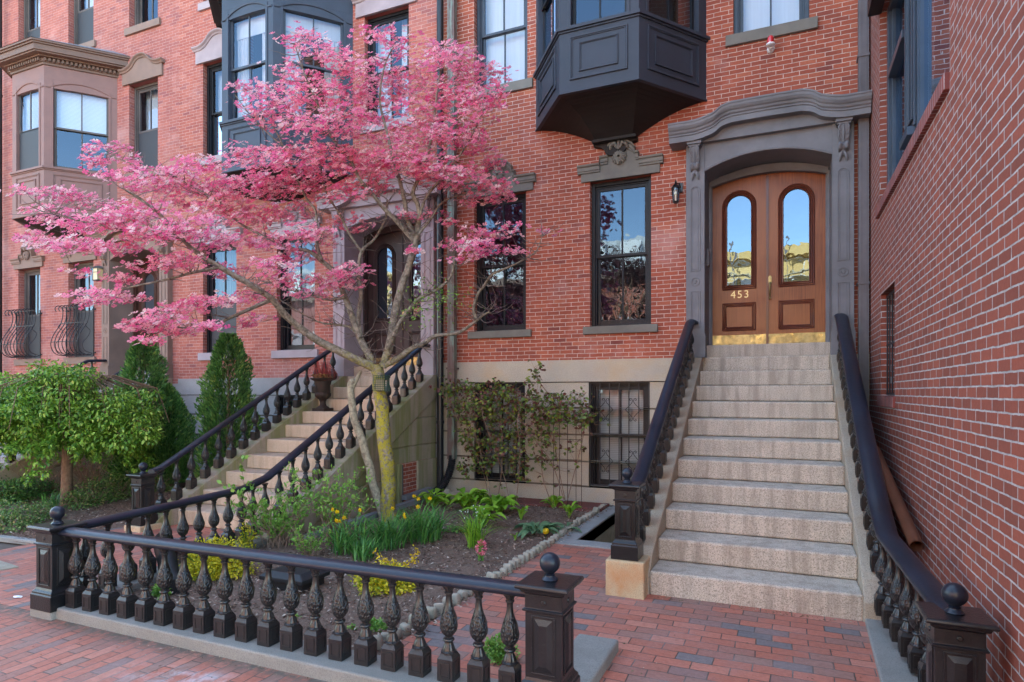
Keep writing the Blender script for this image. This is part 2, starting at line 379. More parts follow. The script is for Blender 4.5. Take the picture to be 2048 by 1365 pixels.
q.base(c); q.rough(.38); q.bump(q.math('ADD', q.math('MULTIPLY', q.math('MULTIPLY', wv, mk), .5), q.math('MULTIPLY', n2, .12)), .007, .9); q.b.inputs['Coat Weight'].default_value = .2; M['iron_relief'] = q.m
M['glass_dull'] = glass('basement_glass', 0., tint=(.75,.76,.76))
M['glass_lamp'] = glass('lamp_glass', .05, tint=(.9,.88,.8), ws=20)
q = NT('screen'); q.base((.03,.033,.04)); q.rough(.6); M['screen'] = q.m
def cloth(name, c, e=0):
    q = NT(name); p = q.pos(); g = q.noise(q.scalev(p, (30,30,1)), 1, 2); q.base(q.mix(g, (*[a*.8 for a in c], 1), (*c, 1))); q.rough(.9); return q.m
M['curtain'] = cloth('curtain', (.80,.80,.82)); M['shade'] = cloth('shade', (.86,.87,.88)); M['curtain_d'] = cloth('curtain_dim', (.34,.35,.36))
q = NT('blinds'); sp = q.n("ShaderNodeSeparateXYZ"); q.set(sp.inputs[0], q.pos()); k = q.math('FRACT', q.math('DIVIDE', sp.outputs[2], .028))
q.base(q.mix(q.map(k, .0, .3), (.25,.26,.27,1), (.68,.70,.72,1))); q.rough(.7); M['blinds'] = q.m
q = NT('interior'); q.base((.035,.032,.03)); q.rough(.95); M['interior'] = q.m
q = NT('roofing'); q.base((.10,.10,.10)); q.rough(.9); M['roofing'] = q.m
q = NT('asphalt'); q.base(q.mix(q.noise(q.pos(), 60, 3), (.09,.09,.09,1), (.14,.137,.13,1))); q.rough(.9); M['asphalt'] = q.m
q = NT('earth'); q.base((.10,.075,.06)); q.rough(.95); M['earth'] = q.m
q = NT('mulch'); p = q.pos(); n1 = q.noise(p, 70, 5, .75, .8); n2 = q.noise(p, 6, 4)
c = q.ramp(n1, [(.3,(.07,.040,.028)),(.5,(.185,.112,.078)),(.62,(.29,.19,.14)),(.72,(.52,.42,.34))]); c = q.mix(q.map(n2, .4, .7, 0., .5), c, (.11,.07,.052,1))
q.base(c); q.rough(.9); q.bump(n1, .014, .9); M['mulch'] = q.m
def island(q): return q.n("ShaderNodeNewGeometry").outputs['Random Per Island']
def foliage(name, stops, rough=.5, trans=.3, spec=.4, under=None):
    q = NT(name); c = q.ramp(island(q), stops)
    if under: c = q.mix(q.n('ShaderNodeNewGeometry').outputs['Backfacing'], c, q.mix(1., c, (*under, 1), blend='MULTIPLY'))
    n1 = q.noise(q.pos(), 2.4, 3)
    c = q.mix(q.map(n1, .35, .65, 0., .4), c, q.mix(1., c, (.62,.66,.6,1), blend='MULTIPLY'))
    q.base(c); q.rough(rough); q.b.inputs['Specular IOR Level'].default_value = spec
    if trans:
        tl = q.n("ShaderNodeBsdfTranslucent"); q.set(tl.inputs[0], c); mx = q.n("ShaderNodeMixShader"); mx.inputs[0].default_value = trans
        q.t.links.new(q.b.outputs[0], mx.inputs[1]); q.t.links.new(tl.outputs[0], mx.inputs[2]); q.t.links.new(mx.outputs[0], q.out.inputs[0])
    return q.m
M['chips'] = foliage('chips', [(0,(.075,.045,.035)),(.5,(.21,.13,.10)),(.85,(.36,.25,.19)),(1,(.60,.50,.42))], .85, 0, .2)
M['pink'] = foliage('pink_bracts', [(0,(.80,.09,.27)),(.2,(.93,.19,.36)),(.45,(.97,.30,.44)),(.7,(.99,.44,.52)),(.88,(.99,.62,.64)),(1,(.99,.78,.72))], .6, .50, .2)
M['flower_eye'] = foliage('flower_eye', [(0,(.30,.14,.05)),(1,(.30,.26,.06))], .7, 0)
M['leaf_green'] = foliage('leaf_green', [(0,(.06,.16,.02)),(.4,(.14,.31,.035)),(.8,(.28,.48,.06)),(1,(.50,.66,.14))], .42)
M['leaf_fresh'] = foliage('leaf_fresh', [(0,(.11,.26,.04)),(.5,(.19,.40,.06)),(1,(.34,.54,.12))], .45)
M['leaf_ever'] = foliage('leaf_evergreen', [(0,(.035,.10,.025)),(.5,(.085,.21,.045)),(.9,(.16,.32,.07)),(1,(.30,.36,.08))], .55, .15)
M['leaf_cover'] = foliage('leaf_cover', [(0,(.05,.11,.03)),(.5,(.11,.21,.05)),(.85,(.20,.32,.08)),(1,(.45,.36,.16))], .5, .2)
M['leaf_yellow'] = foliage('leaf_yellow', [(0,(.22,.30,.02)),(.3,(.50,.46,.02)),(.7,(.78,.62,.03)),(1,(.88,.70,.06))], .5)
M['petal_yellow'] = foliage('petal_yellow', [(0,(.80,.50,.02)),(1,(.92,.68,.03))], .5)
M['petal_white'] = foliage('petal_white', [(0,(.80,.80,.78)),(1,(.86,.86,.84))], .5)
M['petal_pink'] = foliage('petal_pink', [(0,(.78,.14,.24)),(1,(.95,.36,.42))], .5)
M['leaf_blade'] = foliage('leaf_blade', [(0,(.05,.16,.04)),(.5,(.09,.27,.055)),(1,(.20,.42,.09))], .4)
M['leaf_tulip'] = foliage('leaf_tulip', [(0,(.10,.20,.10)),(1,(.18,.31,.15))], .45)
M['leaf_hosta'] = foliage('leaf_hosta', [(0,(.15,.34,.03)),(.5,(.25,.48,.04)),(1,(.38,.62,.08))], .42)
M['leaf_rose'] = foliage('leaf_rose', [(0,(.13,.045,.045)),(.28,(.19,.07,.05)),(.42,(.10,.14,.04)),(.75,(.14,.25,.05)),(1,(.34,.34,.05))], .5)
M['leaf_purple'] = foliage('leaf_purple', [(0,(.035,.010,.014)),(1,(.09,.02,.028))], .5)
M['red_stem'] = foliage('red_stem', [(0,(.24,.03,.03)),(1,(.36,.06,.05))], .6, 0)
def bark(name, c1, c2, moss=None):
    q = NT(name); p = q.pos(); n1 = q.noise(p, 22, 4, .7); n2 = q.noise(q.scalev(p, (1,1,.3)), 60, 3)
    c = q.mix(q.map(n1, .35, .65), (*c1, 1), (*c2, 1))
    if moss:
        sp = q.n("ShaderNodeSeparateXYZ"); q.set(sp.inputs[0], p)
        k = q.math('MULTIPLY', q.map(sp.outputs[2], 2.35, 1.7, .05, 1.), q.map(q.noise(p, 17, 8, .8), .46, .52, 0., 1.))
        c = q.mix(k, c, q.mix(q.noise(p, 90, 2), (.11,.11,.02,1), (.58,.47,.03,1)))
    q.base(c); q.rough(.9); q.bump(q.math('ADD', n1, q.math('MULTIPLY', n2, .6)), .012, .8); return q.m
M['bark_dog'] = bark('bark_dogwood', (.085,.068,.05), (.30,.25,.20), moss=True)
M['bark_grey'] = bark('bark_grey', (.17,.14,.10), (.40,.35,.25))
M['bark_brown'] = bark('bark_cherry', (.15,.085,.055), (.24,.15,.10))
M['twig'] = bark('twig', (.20,.12,.09), (.30,.20,.14))
M['twig_dog'] = bark('twig_dog', (.10,.075,.066), (.19,.145,.125))
# ------------------------------------------------------------------ walls, windows, trims
q = NT('brass_lt'); q.base((.62,.45,.22)); q.b.inputs['Metallic'].default_value = .7; q.rough(.4); M['brass_lt'] = q.m
M['joint_shade'] = stone('joint_shade', (.17,.14,.11), (.12,.10,.08), .2)  # weathered mortar, darkened so the colour carries the shading of the grooves
def wall_holes(mb, fr, s0, s1, z0, z1, holes, d=0., thick=.24):
    S = sorted({s0, s1}|{min(max(h[i], s0), s1) for h in holes for i in (0, 1)}); Z = sorted({z0, z1}|{min(max(h[i], z0), z1) for h in holes for i in (2, 3)})
    def inh(s, z): return any(h[0] < s < h[1] and h[2] < z < h[3] for h in holes)
    for i in range(len(S)-1):
        for j in range(len(Z)-1):
            if not inh((S[i]+S[i+1])/2, (Z[j]+Z[j+1])/2):
                mb.add([fr(S[i],Z[j],d), fr(S[i+1],Z[j],d), fr(S[i+1],Z[j+1],d), fr(S[i],Z[j+1],d)], [(0,1,2,3)])
    for a, b, c, e in [h[:4] for h in holes]:
        q = d-thick
        mb.add([fr(a,c,d),fr(a,c,q),fr(a,e,q),fr(a,e,d)], [(0,1,2,3)]); mb.add([fr(b,c,d),fr(b,e,d),fr(b,e,q),fr(b,c,q)], [(0,1,2,3)])
        mb.add([fr(a,c,d),fr(b,c,d),fr(b,c,q),fr(a,c,q)], [(0,1,2,3)]); mb.add([fr(a,e,d),fr(a,e,q),fr(b,e,q),fr(b,e,d)], [(0,1,2,3)])
    return mb

def window(parent, fr, s0, s1, z0, z1, fm, rev=.09, gm='glass', inner=None, sill=None, sillz=.15, silld=.05, mun=1, screen=False, mid=.5, muntin=True, top=0.):
    "double hung window in a masonry opening: part 'window' > glass, curtain, window_sill"
    m = MB(); c = .055
    m.box(fr, s0+.002, s0+c, z0, z1, -rev-.13, -rev); m.box(fr, s1-c, s1-.002, z0, z1, -rev-.13, -rev); m.box(fr, s0+c, s1-c, z1-c, z1-.002, -rev-.13, -rev-.003)
    m.box(fr, s0+c, s0+c+.02, z0, z1-c, -rev-.12, -rev-.03); m.box(fr, s1-c-.02, s1-c, z0, z1-c, -rev-.12, -rev-.03)
    m.box(fr, s0+c, s1-c, z1-c-.022, z1-c, -rev-.12, -rev-.033)
    m.box(fr, s0+c, s1-c, z0+.001, z0+.035, -rev-.14, -rev-.02)
    a, b, zb, zt = s0+c+.02, s1-c-.02, z0+.035, z1-c-.022; zm = zb+(zt-zb)*mid
    def sash(z_0, z_1, d, rb, rt):
        m.box(fr, a, a+.045, z_0, z_1, d-.035, d); m.box(fr, b-.045, b, z_0, z_1, d-.035, d)
        m.box(fr, a+.045, b-.045, z_0, z_0+rb, d-.035, d-.001); m.box(fr, a+.045, b-.045, z_1-rt, z_1, d-.035, d-.001)
        if muntin:
            for k in range(mun):
                x = a+(b-a)*(k+1)/(mun+1); m.box(fr, x-.012, x+.012, z_0+rb, z_1-rt, d-.03, d-.004)
        return (a+.045, b-.045, z_0+rb, z_1-rt, d-.018)
    u = sash(zm-.02, zt, -rev-.045, .042, .05); l = sash(zb, zm+.022, -rev-.085, .075, .042)
    wn = m.build('window', M[fm], parent, bevel=.003)
    g = MB()
    for q in (u, l):
        g.add([fr(q[0],q[2],q[4]),fr(q[1],q[2],q[4]),fr(q[1],q[3],q[4]),fr(q[0],q[3],q[4])], [(0,1,2,3)])
    g.build('glass', M[gm], wn)
    if screen:
        k = MB(); k.box(fr, l[0]-.04, l[1]+.04, l[2]-.07, l[3]+.02, -rev-.055, -rev-.050); k.build('insect_screen', M['screen'], wn)
    if inner:
        kind, lo, hi = inner; k = MB(); n = 40 if kind.startswith('curtain') else 1; d0 = -rev-.24
        xs = [a-.02+(b-a+.04)*i/n for i in range(n+1)]
        if kind.startswith('curtain'):      # two hangings with folds and a gap
            for lo_, hi_ in ((0, 15), (25, 40)) if kind == 'curtain' else ((0, 40),):
                pts = [(xs[i], d0+.02*math.sin(i*1.9)) for i in range(lo_, hi_+1)]
                for p_, q_ in zip(pts, pts[1:]):
                    k.add([fr(p_[0], z0+lo*(z1-z0), p_[1]), fr(q_[0], z0+lo*(z1-z0), q_[1]), fr(q_[0], z0+hi*(z1-z0), q_[1]), fr(p_[0], z0+hi*(z1-z0), p_[1])], [(0,1,2,3)])
            mm = M['curtain_d'] if kind == 'curtain_d' else M['curtain']
        else:
            k.box(fr, a-.02, b+.02, z0+lo*(z1-z0), z0+hi*(z1-z0), d0-.006, d0); mm = M[kind]
        k.build('window_blind' if kind in ('blinds', 'shade') else 'curtain', mm, wn)
    if sill:
        k = MB(); k.box(fr, s0-.10, s1+.10, z0-sillz, z0+.001, -.02, silld); k.box(fr, s0+.002, s1-.002, z0-.04, z0+.001, -rev-.14, -.02)
        k.build('window_sill', M[sill], wn, bevel=.006)
    return wn

def arch(x0, x1, zs, rise, n=16):
    c = (x0+x1)/2; h = (x1-x0)/2; Rr = (h*h+rise*rise)/(2*rise)
    return [(c+h*(2*i/n-1), zs+rise-Rr+math.sqrt(max(Rr*Rr-(h*(2*i/n-1))**2, 0))) for i in range(n+1)]
def smooth_path(pts, n=6):
    "rounds a coarse 2D path with Catmull-Rom"
    out = []
    for i in range(len(pts)-1):
        p0 = pts[max(i-1, 0)]; p1 = pts[i]; p2 = pts[i+1]; p3 = pts[min(i+2, len(pts)-1)]
        for k in range(n):
            t = k/n; out.append(tuple(.5*(2*b+(c-a)*t+(2*a-5*b+4*c-d)*t*t+(-a+3*b-3*c+d)*t**3) for a, b, c, d in zip(p0, p1, p2, p3)))
    return out+[tuple(pts[-1])]
def molding(mb, fr, path, prof, back=-.02, miter=True):
    "cornice: profile (d, dz) swept along a facade path (s, z)"
    n = len(path)
    P = [(back, prof[0][1])]+prof+[(back, prof[-1][1])]
    return mb.sweep(path, P, lambda i, q: fr(path[i][0]+((q[0]*.0) if 0 < i < n-1 else 0), path[i][1]+q[1], q[0]))

def lintel_plain(parent, fr, s0, s1, z1, mat, label=None):
    "hood with a flat end, an ogee rise and a peak (upper storeys)"
    c = (s0+s1)/2; a, b = s0-.17, s1+.17; m = MB()
    top = [(a, .30), (a+.14, .30), (a+.30, .36), (c-.16, .50), (c, .53), (c+.16, .50), (b-.30, .36), (b-.14, .30), (b, .30)]
    top = [(x, z1+z) for x, z in smooth_path(top, 4)]
    m.strip([(x, z1) for x, z in top], top, lambda p: fr(p[0], p[1], -.02), lambda p: fr(p[0], p[1], .045))
    molding(m, fr, [(x+(-.05 if i == 0 else .05 if i == len(top)-1 else 0), z) for i, (x, z) in enumerate(top)], [(.05,-.05),(.065,-.045),(.075,-.02),(.10,-.005),(.115,.01),(.115,.03)])
    return m.build('lintel', mat, parent, bevel=.004)
def lintel_shell(parent, fr, s0, s1, z1, mat, shell=True):
    "hood with stepped ears and a central shell (parlour windows)"
    c = (s0+s1)/2; h = (s1-s0)/2+.13; m = MB()
    half = [(-h, .225), (-h+.30, .225), (-h+.302, .32), (-h+.42, .325), (-.24, .40), (-.13, .50), (0, .54)]
    p1 = half[:3]+smooth_path(half[3:], 5); pts = p1+[(-x, z) for x, z in reversed(p1[:-1])]; top = [(c+x, z1+z) for x, z in pts]
    for i in range(1, len(top)):
        if top[i][0] <= top[i-1][0]: top[i] = (top[i-1][0]+.001, top[i][1])
    m.strip([(x, z1+.0) for x, z in top], top, lambda p: fr(p[0], p[1], -.02), lambda p: fr(p[0], p[1], .04))
    tp = [(x+(-.05 if i == 0 else .05 if i == len(top)-1 else 0), z) for i, (x, z) in enumerate(top)]
    molding(m, fr, tp, [(.045,-.105),(.06,-.10),(.06,-.075),(.075,-.07),(.075,-.02),(.10,-.005),(.105,.02)])
    o = m.build('lintel', mat, parent, bevel=.003)
    if shell:
        k = MB(); n = 14
        for i in range(n):          # fluted shell disc
            a = 2*math.pi*i/n; r = .105
            k.tube([fr(c+.02*math.cos(a), z1+.30+.02*math.sin(a), .085), fr(c+r*.6*math.cos(a), z1+.30+r*.6*math.sin(a), .085), fr(c+r*math.cos(a), z1+.30+r*math.sin(a), .055)], [.012,.022,.018], 6)
        for sx in (-1, 1):
            k.tube([fr(c+sx*.02, z1+.42, .09), fr(c+sx*.06, z1+.49, .11), fr(c+sx*.12, z1+.47, .10), fr(c+sx*.13, z1+.41, .07)], [.02,.036,.034,.015], 7)
        k.tube([fr(c, z1+.40, .10), fr(c, z1+.53, .10)], [.018,.022], 7); k.tube([fr(c, z1+.22, .09), fr(c, z1+.185, .08)], [.02,.012], 6)
        k.build('shell_ornament', mat, o, smooth=50)
    return o

def panel(mb, fr, s0, s1, z0, z1, d, w=.045, inset=.13):
    "raised moulding frame with an inner frame, on plane d"
    for k, (o, ww, dd) in enumerate(((0, .022, .022), (.025, .018, .012), (inset, .018, .02), (inset+.02, .012, .012))):
        a, b, c, e = s0+o, s1-o, z0+o*.75, z1-o*.75
        mb.box(fr, a, b, c, c+ww, d, d+dd); mb.box(fr, a, b, e-ww, e, d, d+dd); mb.box(fr, a, a+ww, c+ww, e-ww, d, d+dd-.0015); mb.box(fr, b-ww, b, c+ww, e-ww, d, d+dd-.0015)

def bay(parent, plan, z0, zs, zt, ztop, bm, fm, soff, cornice=None, inner=None, gm='glass_up', arched=True, dent=True, label=None, screens=(), bottom='pyr'):
    "oriel: plan = 4 points (x,y); apron z0..zs, windows zs..zt, frieze zt..ztop"
    faces = [Fr(plan[i][0], plan[i][1], plan[i+1][0]-plan[i][0], plan[i+1][1]-plan[i][1]) for i in range(3)]
    m = MB()
    def ring(off):      # offset plan outward
        out = []; n = 4
        nr = [Vector((f.nx, f.ny, 0)) for f in faces]
        for i in range(4):
            p = Vector((*plan[i], 0))
            if i == 0: q = p+Vector((-1, 0, 0))*off/abs(nr[0].x) if abs(nr[0].x) > .2 else p
            elif i == 3: q = p+Vector((1, 0, 0))*off/abs(nr[2].x)
            else:
                h = (nr[i-1]+nr[i]).normalized(); q = p+h*off/h.dot(nr[i])
            out.append(q)
        return out
    def band(za, zb, o0, o1, mb=m):
        P = ring(o0); Q = ring(o1)
        V = [(*p.xy, za) for p in P]+[(*q_.xy, za) for q_ in Q]+[(*p.xy, zb) for p in P]+[(*q_.xy, zb) for q_ in Q]
        for i in range(3):
            mb.add([V[i], V[i+1], V[8+i+1], V[8+i], V[4+i], V[5+i], V[12+i+1], V[12+i]], [(0,1,2,3),(4,7,6,5),(3,2,6,7),(0,4,5,1)])
    # apron: solid ring wall
    band(z0, zs, -.10, .0); band(z0-.001, z0+.025, -.05, .012); band(zs-.035, zs+.012, -.12, .045); band(zs-.06, zs-.036, -.05, .02)
    for f in faces:
        panel(m, f, .15, f.len-.15, z0+.17, zs-.13, 0)
    ap = m.build('bay_window', bm, parent, bevel=.003, label=label)
    # posts and window frames
    p = MB(); pw = .15
    for f in faces:
        a, b = pw, f.len-pw
        p.box(f, 0.0, a, zs+.012, zt, -.10, 0); p.box(f, b, f.len, zs+.012, zt, -.10, 0)
        p.box(f, a-.03, a+.015, zs+.012, zt-.08, -.11, .012); p.box(f, b-.015, b+.03, zs+.012, zt-.08, -.11, .012)
        rise = .11
        lo = arch(a, b, zt-.19, .015); p.strip(lo, [(x, zt) for x, z in lo], lambda q: f(q[0], q[1], -.10), lambda q: f(q[0], q[1], -.001))
        hood = [(a-.13, zt-.17), (a-.05, zt-.165)]+arch(a, b, zt-.14, rise+.02)+[(b+.05, zt-.165), (b+.13, zt-.17)]
        molding(p, f, hood, [(.0,-.02),(.016,-.015),(.02,.01),(.0,.014)], back=-.01)
        hd = [(-.0, .0)]
    band(zt-.001, ztop, -.12, .0, p)
    p.build('bay_frame', bm, ap, bevel=.003)
    sm = MB(); g = MB(); bl = MB()
    for f in faces:
        a, b = pw+.015, f.len-pw-.015; zb = zs+.012; ztt = zt-.14; zm = zb+(ztt-zb)*.5
        for (c0, c1, d, rb, rt) in ((zm-.02, ztt, -.045, .04, .04), (zb, zm+.02, -.08, .06, .04)):
            sm.box(f, a, a+.045, c0, c1, d-.03, d); sm.box(f, b-.045, b, c0, c1, d-.03, d)
            sm.box(f, a+.045, b-.045, c0, c0+rb, d-.03, d-.001); sm.box(f, a+.045, b-.045, c1-rt, c1, d-.03, d-.001)
            x = (a+b)/2; sm.box(f, x-.011, x+.011, c0+rb, c1-rt, d-.028, d-.003)
            g.add([f(a+.045, c0+rb, d-.015), f(b-.045, c0+rb, d-.015), f(b-.045, c1-rt, d-.015), f(a+.045, c1-rt, d-.015)], [(0,1,2,3)])
        if inner:
            kind, lo_, hi_ = inner
            if kind == 'curtain':
                n = 36; xs = [a+(b-a)*i/n for i in range(n+1)]
                for r0, r1 in ((0, 11), (25, 36)):
                    for i in range(r0, r1):
                        e0, e1 = -.20+.018*math.sin(i*2.1), -.20+.018*math.sin((i+1)*2.1)
                        bl.add([f(xs[i], zb, e0), f(xs[i+1], zb, e1), f(xs[i+1], ztt, e1), f(xs[i], ztt, e0)], [(0,1,2,3)])
                bl.box(f, a, b, ztt-.32, ztt, -.19, -.18)
            else: bl.box(f, a, b, zb+(ztt-zb)*lo_, zb+(ztt-zb)*hi_, -.165, -.16)
        if screens and faces.index(f) in screens:
            s_ = MB(); s_.box(f, a+.02, b-.02, zb+.02, zm, -.05, -.046); s_.build('insect_screen', M['screen'], ap)
    sm.build('window_sash', fm, ap, bevel=.002); g.build('glass', M[gm], ap)
    if inner: bl.build('window_blind' if inner[0] != 'curtain' else 'curtain', M[inner[0]] if inner[0] in M else M['curtain'], ap)
    # cornice
    c = MB(); q_ = cornice or bm
    zc = ztop
    band(zc, zc+.05, -.1, .03, c); band(zc+.05, zc+.13, -.1, .05, c)
    if dent:
        for f in faces:
            n = max(3, int(f.len/.075))
            for i in range(n): 
                x = (i+.5)*f.len/n; c.box(f, x-.022, x+.022, zc+.06, zc+.125, .049, .10)
    band(zc+.13, zc+.16, -.1, .13, c); band(zc+.16, zc+.19, -.1, .24, c); band(zc+.19, zc+.31, -.1, .27, c); band(zc+.31, zc+.345, -.1, .30, c); band(zc+.345, zc+.385, -.1, .33, c)
    P = ring(.34); Rf = [(*p_.xy, zc+.387) for p_ in P]+[(plan[3][0]-.1, FY, zc+.62), (plan[0][0]+.1, FY, zc+.62)]
    co = c.build('cornice', q_, ap, bevel=.004)
    MB().add(Rf, [(0,1,4,5),(1,2,4),(2,3,4),(0,5,1)]).build('bay_roof', M['zinc'], ap)
    # soffit
    s = MB(); P = [Vector((*p_, z0+.006)) for p_ in plan]; cx = (plan[0][0]+plan[3][0])/2
    if bottom == 'pyr':
        n = 10; rows = []
        T = [Vector((cx-.30, FY-.02, z0-.36)), Vector((cx-.28, FY-.16, z0-.36)), Vector((cx+.28, FY-.16, z0-.36)), Vector((cx+.30, FY-.02, z0-.36))]
        for k in range(n+1):
            t = k/n; tz = t**1.0
            rows.append([(p_.lerp(q2, t).x, p_.lerp(q2, t).y, z0+.006-.366*(.25*t+.75*t*t)) for p_, q2 in zip(P, T)])
        V = [v for r_ in rows for v in r_]
        s.add(V, [(4*k+i, 4*k+i+1, 4*k+5+i, 4*k+4+i) for k in range(n) for i in range(3)])
        for k in range(1, n):       # board joints as thin ribs
            for i in range(3): s.tube([rows[k][i], rows[k][i+1]], .004, 4, False)
        s.cube(cx-.33, cx+.33, FY-.19, FY, z0-.40, z0-.36)
        lo = smooth_path([(cx-.33, z0-.42), (cx-.20, z0-.46), (cx-.13, z0-.56), (cx, z0-.60), (cx+.13, z0-.56), (cx+.20, z0-.46), (cx+.33, z0-.42)], 4)
        s.strip(lo, [(x, z0-.40) for x, z in lo], lambda q2: FF(q2[0], q2[1], 0), lambda q2: FF(q2[0], q2[1], .09))
    else:
        s.add([(*p_, z0+.006) for p_ in plan]+[(cx+.2, FY, z0-.3), (cx-.2, FY, z0-.3)], [(0,1,5),(1,2,4,5),(2,3,4)])
    s.build('soffit', soff, ap)
    return ap

def rosette(mb, fr, s, z, d, r):
    mb.tube([fr(s, z, d), fr(s, z, d+.02)], [r, r*.9], 18); mb.tube([fr(s, z, d+.02), fr(s, z, d+.028)], [r*.62, r*.5], 18)

def surround(parent, fr, cx, zl, mat, simple=False, consmat=None):
    "door surround with pilasters, arched entablature, bracketed cornice; opening 1.6 wide"
    m = MB(); D = .12; zs = zl+2.62
    for sx in (-1, 1):
        a, b = sorted((cx+sx*.80, cx+sx*1.05))
        m.box(fr, a, b, zl+.30, zl+3.0, -.02, D)
        m.box(fr, a-.015, b+.015, zl-.0, zl+.30, -.02, D+.03)
        m.strip([(a-.015, zl+.30), (b+.015, zl+.30)], [(a, zl+.34), (b, zl+.34)], lambda q_: fr(q_[0], q_[1], 0), lambda q_: fr(q_[0], q_[1], D+.01))
        c = (a+b)/2; w_ = .062
        for (z0, z1, top) in ((zl+.42, zl+.93, False), (zl+1.22, zl+2.35, True)):
            path = [(c-w_, z0), (c-w_, z1)]+([(c+w_*math.cos(t), z1+w_*math.sin(t)) for t in [math.pi*(1-k/8) for k in range(1, 8)]] if top else [])+[(c+w_, z1), (c+w_, z0)]
            m.tube([fr(x, z, D) for x, z in path+[path[0]]], .011, 5, False)
            path2 = [(c+(x-c)*.62, z0+(z-z0)*.965+.02) for x, z in path]; m.tube([fr(x, z, D) for x, z in path2+[path2[0]]], .006, 5, False)
        m.tube([fr(c+.055*math.cos(t*math.pi/8), zl+1.07+.055*math.sin(t*math.pi/8), D) for t in range(17)], .010, 5, False)
        m.tube([fr(c, zl+1.07, D-.01), fr(c, zl+1.07, D+.012)], [.03, .02], 12)
        j = cx+sx*.80; a, b = sorted((j, j+sx*.05))
        m.box(fr, a, b, zl, zs+.01, -.55, -.02)
    lo = arch(cx-.80, cx+.80, zs, .18); m.strip(lo, [(x, zl+3.0) for x, z in lo], lambda q_: fr(q_[0], q_[1], -.02), lambda q_: fr(q_[0], q_[1], D-.02))
    m.strip(lo, [(x, z+.06) for x, z in lo], lambda q_: fr(q_[0], q_[1], -.55), lambda q_: fr(q_[0], q_[1], -.02))
    m.tube([fr(x, z+.004, D-.02) for x, z in lo], .016, 6, False)
    o = m.build('door_surround', mat, parent, bevel=.004)
    # cornice
    h = 1.05; z0 = zl+3.0
    top = [(-h-.05, 0), (-h+.13, .0), (-.80, .02), (-.66, .06), (-.56, .13), (-.45, .16), (-.40, .165), (0, .17), (.40, .165), (.45, .16), (.56, .13), (.66, .06), (.80, .02), (h-.13, .0), (h+.05, 0)]
    top = [(cx+x, z0+z) for x, z in smooth_path(top, 3)]
    k = MB(); tp = [(x+(-.16 if i == 0 else .12 if i == len(top)-1 else 0), z) for i, (x, z) in enumerate(top)]
    molding(k, fr, tp, [(.30,.0),(.30,.075),(.315,.08),(.315,.10),(.335,.115),(.345,.14),(.365,.155),(.385,.185),(.39,.215),(.40,.225),(.40,.245)])
    k.strip([(x, z0-.0) for x, z in top], [(x, max(z, z0+.001)) for x, z in top], lambda q_: fr(q_[0], q_[1], -.02), lambda q_: fr(q_[0], q_[1], D+.06))
    k.build('cornice', mat, o, bevel=.003)
    for sx in (-1, 1):       # console brackets with acanthus
        c = cx+sx*.925; k = MB()
        k.box(fr, c-.095, c+.095, z0-.035, z0-.001, D-.01, .27); k.box(fr, c-.08, c+.08, z0-.06, z0-.035, D-.01, .245)
        prof = smooth_path([(D, z0-.06), (.235, z0-.06), (.225, z0-.14), (.185, z0-.24), (.17, z0-.27), (.20, z0-.31), (.18, z0-.355), (D+.02, z0-.37), (D, z0-.38)], 4)
        k.prism(prof, lambda q_, kk: fr(c-.058 if kk == 0 else c+.058, q_[1], q_[0]))
        for t, zz, dd in ((0, z0-.11, .235), (1, z0-.16, .22), (2, z0-.21, .20)):
            for s2 in (-1, 1):
                k.tube([fr(c+s2*.008, zz+.045, dd-.005), fr(c+s2*.035, zz+.05, dd+.006), fr(c+s2*.058, zz+.02, dd+.004), fr(c+s2*.052, zz-.012, dd-.008), fr(c+s2*.028, zz-.03, dd-.006)], [.006,.012,.014,.012,.005], 6)
        k.tube([fr(c, z0-.07, .235), fr(c, z0-.17, .215), fr(c, z0-.27, .175)], [.012,.016,.010], 6)
        for s2 in (-1, 1):
            k.tube([fr(c+s2*.035, z0-.275, .175), fr(c+s2*.04, z0-.31, .205), fr(c+s2*.038, z0-.35, .185)], [.018,.028,.018], 7)
            k.tube([fr(c+s2*.01, z0-.37, .14), fr(c+s2*.028, z0-.42, .155), fr(c+s2*.04, z0-.47, .145), fr(c+s2*.045, z0-.50, .125)], [.014,.02,.018,.006], 6)
        k.tube([fr(c, z0-.36, .15), fr(c, z0-.43, .145)], [.018,.008], 6)
        k.build('console_bracket', mat, o, smooth=50)
    return o

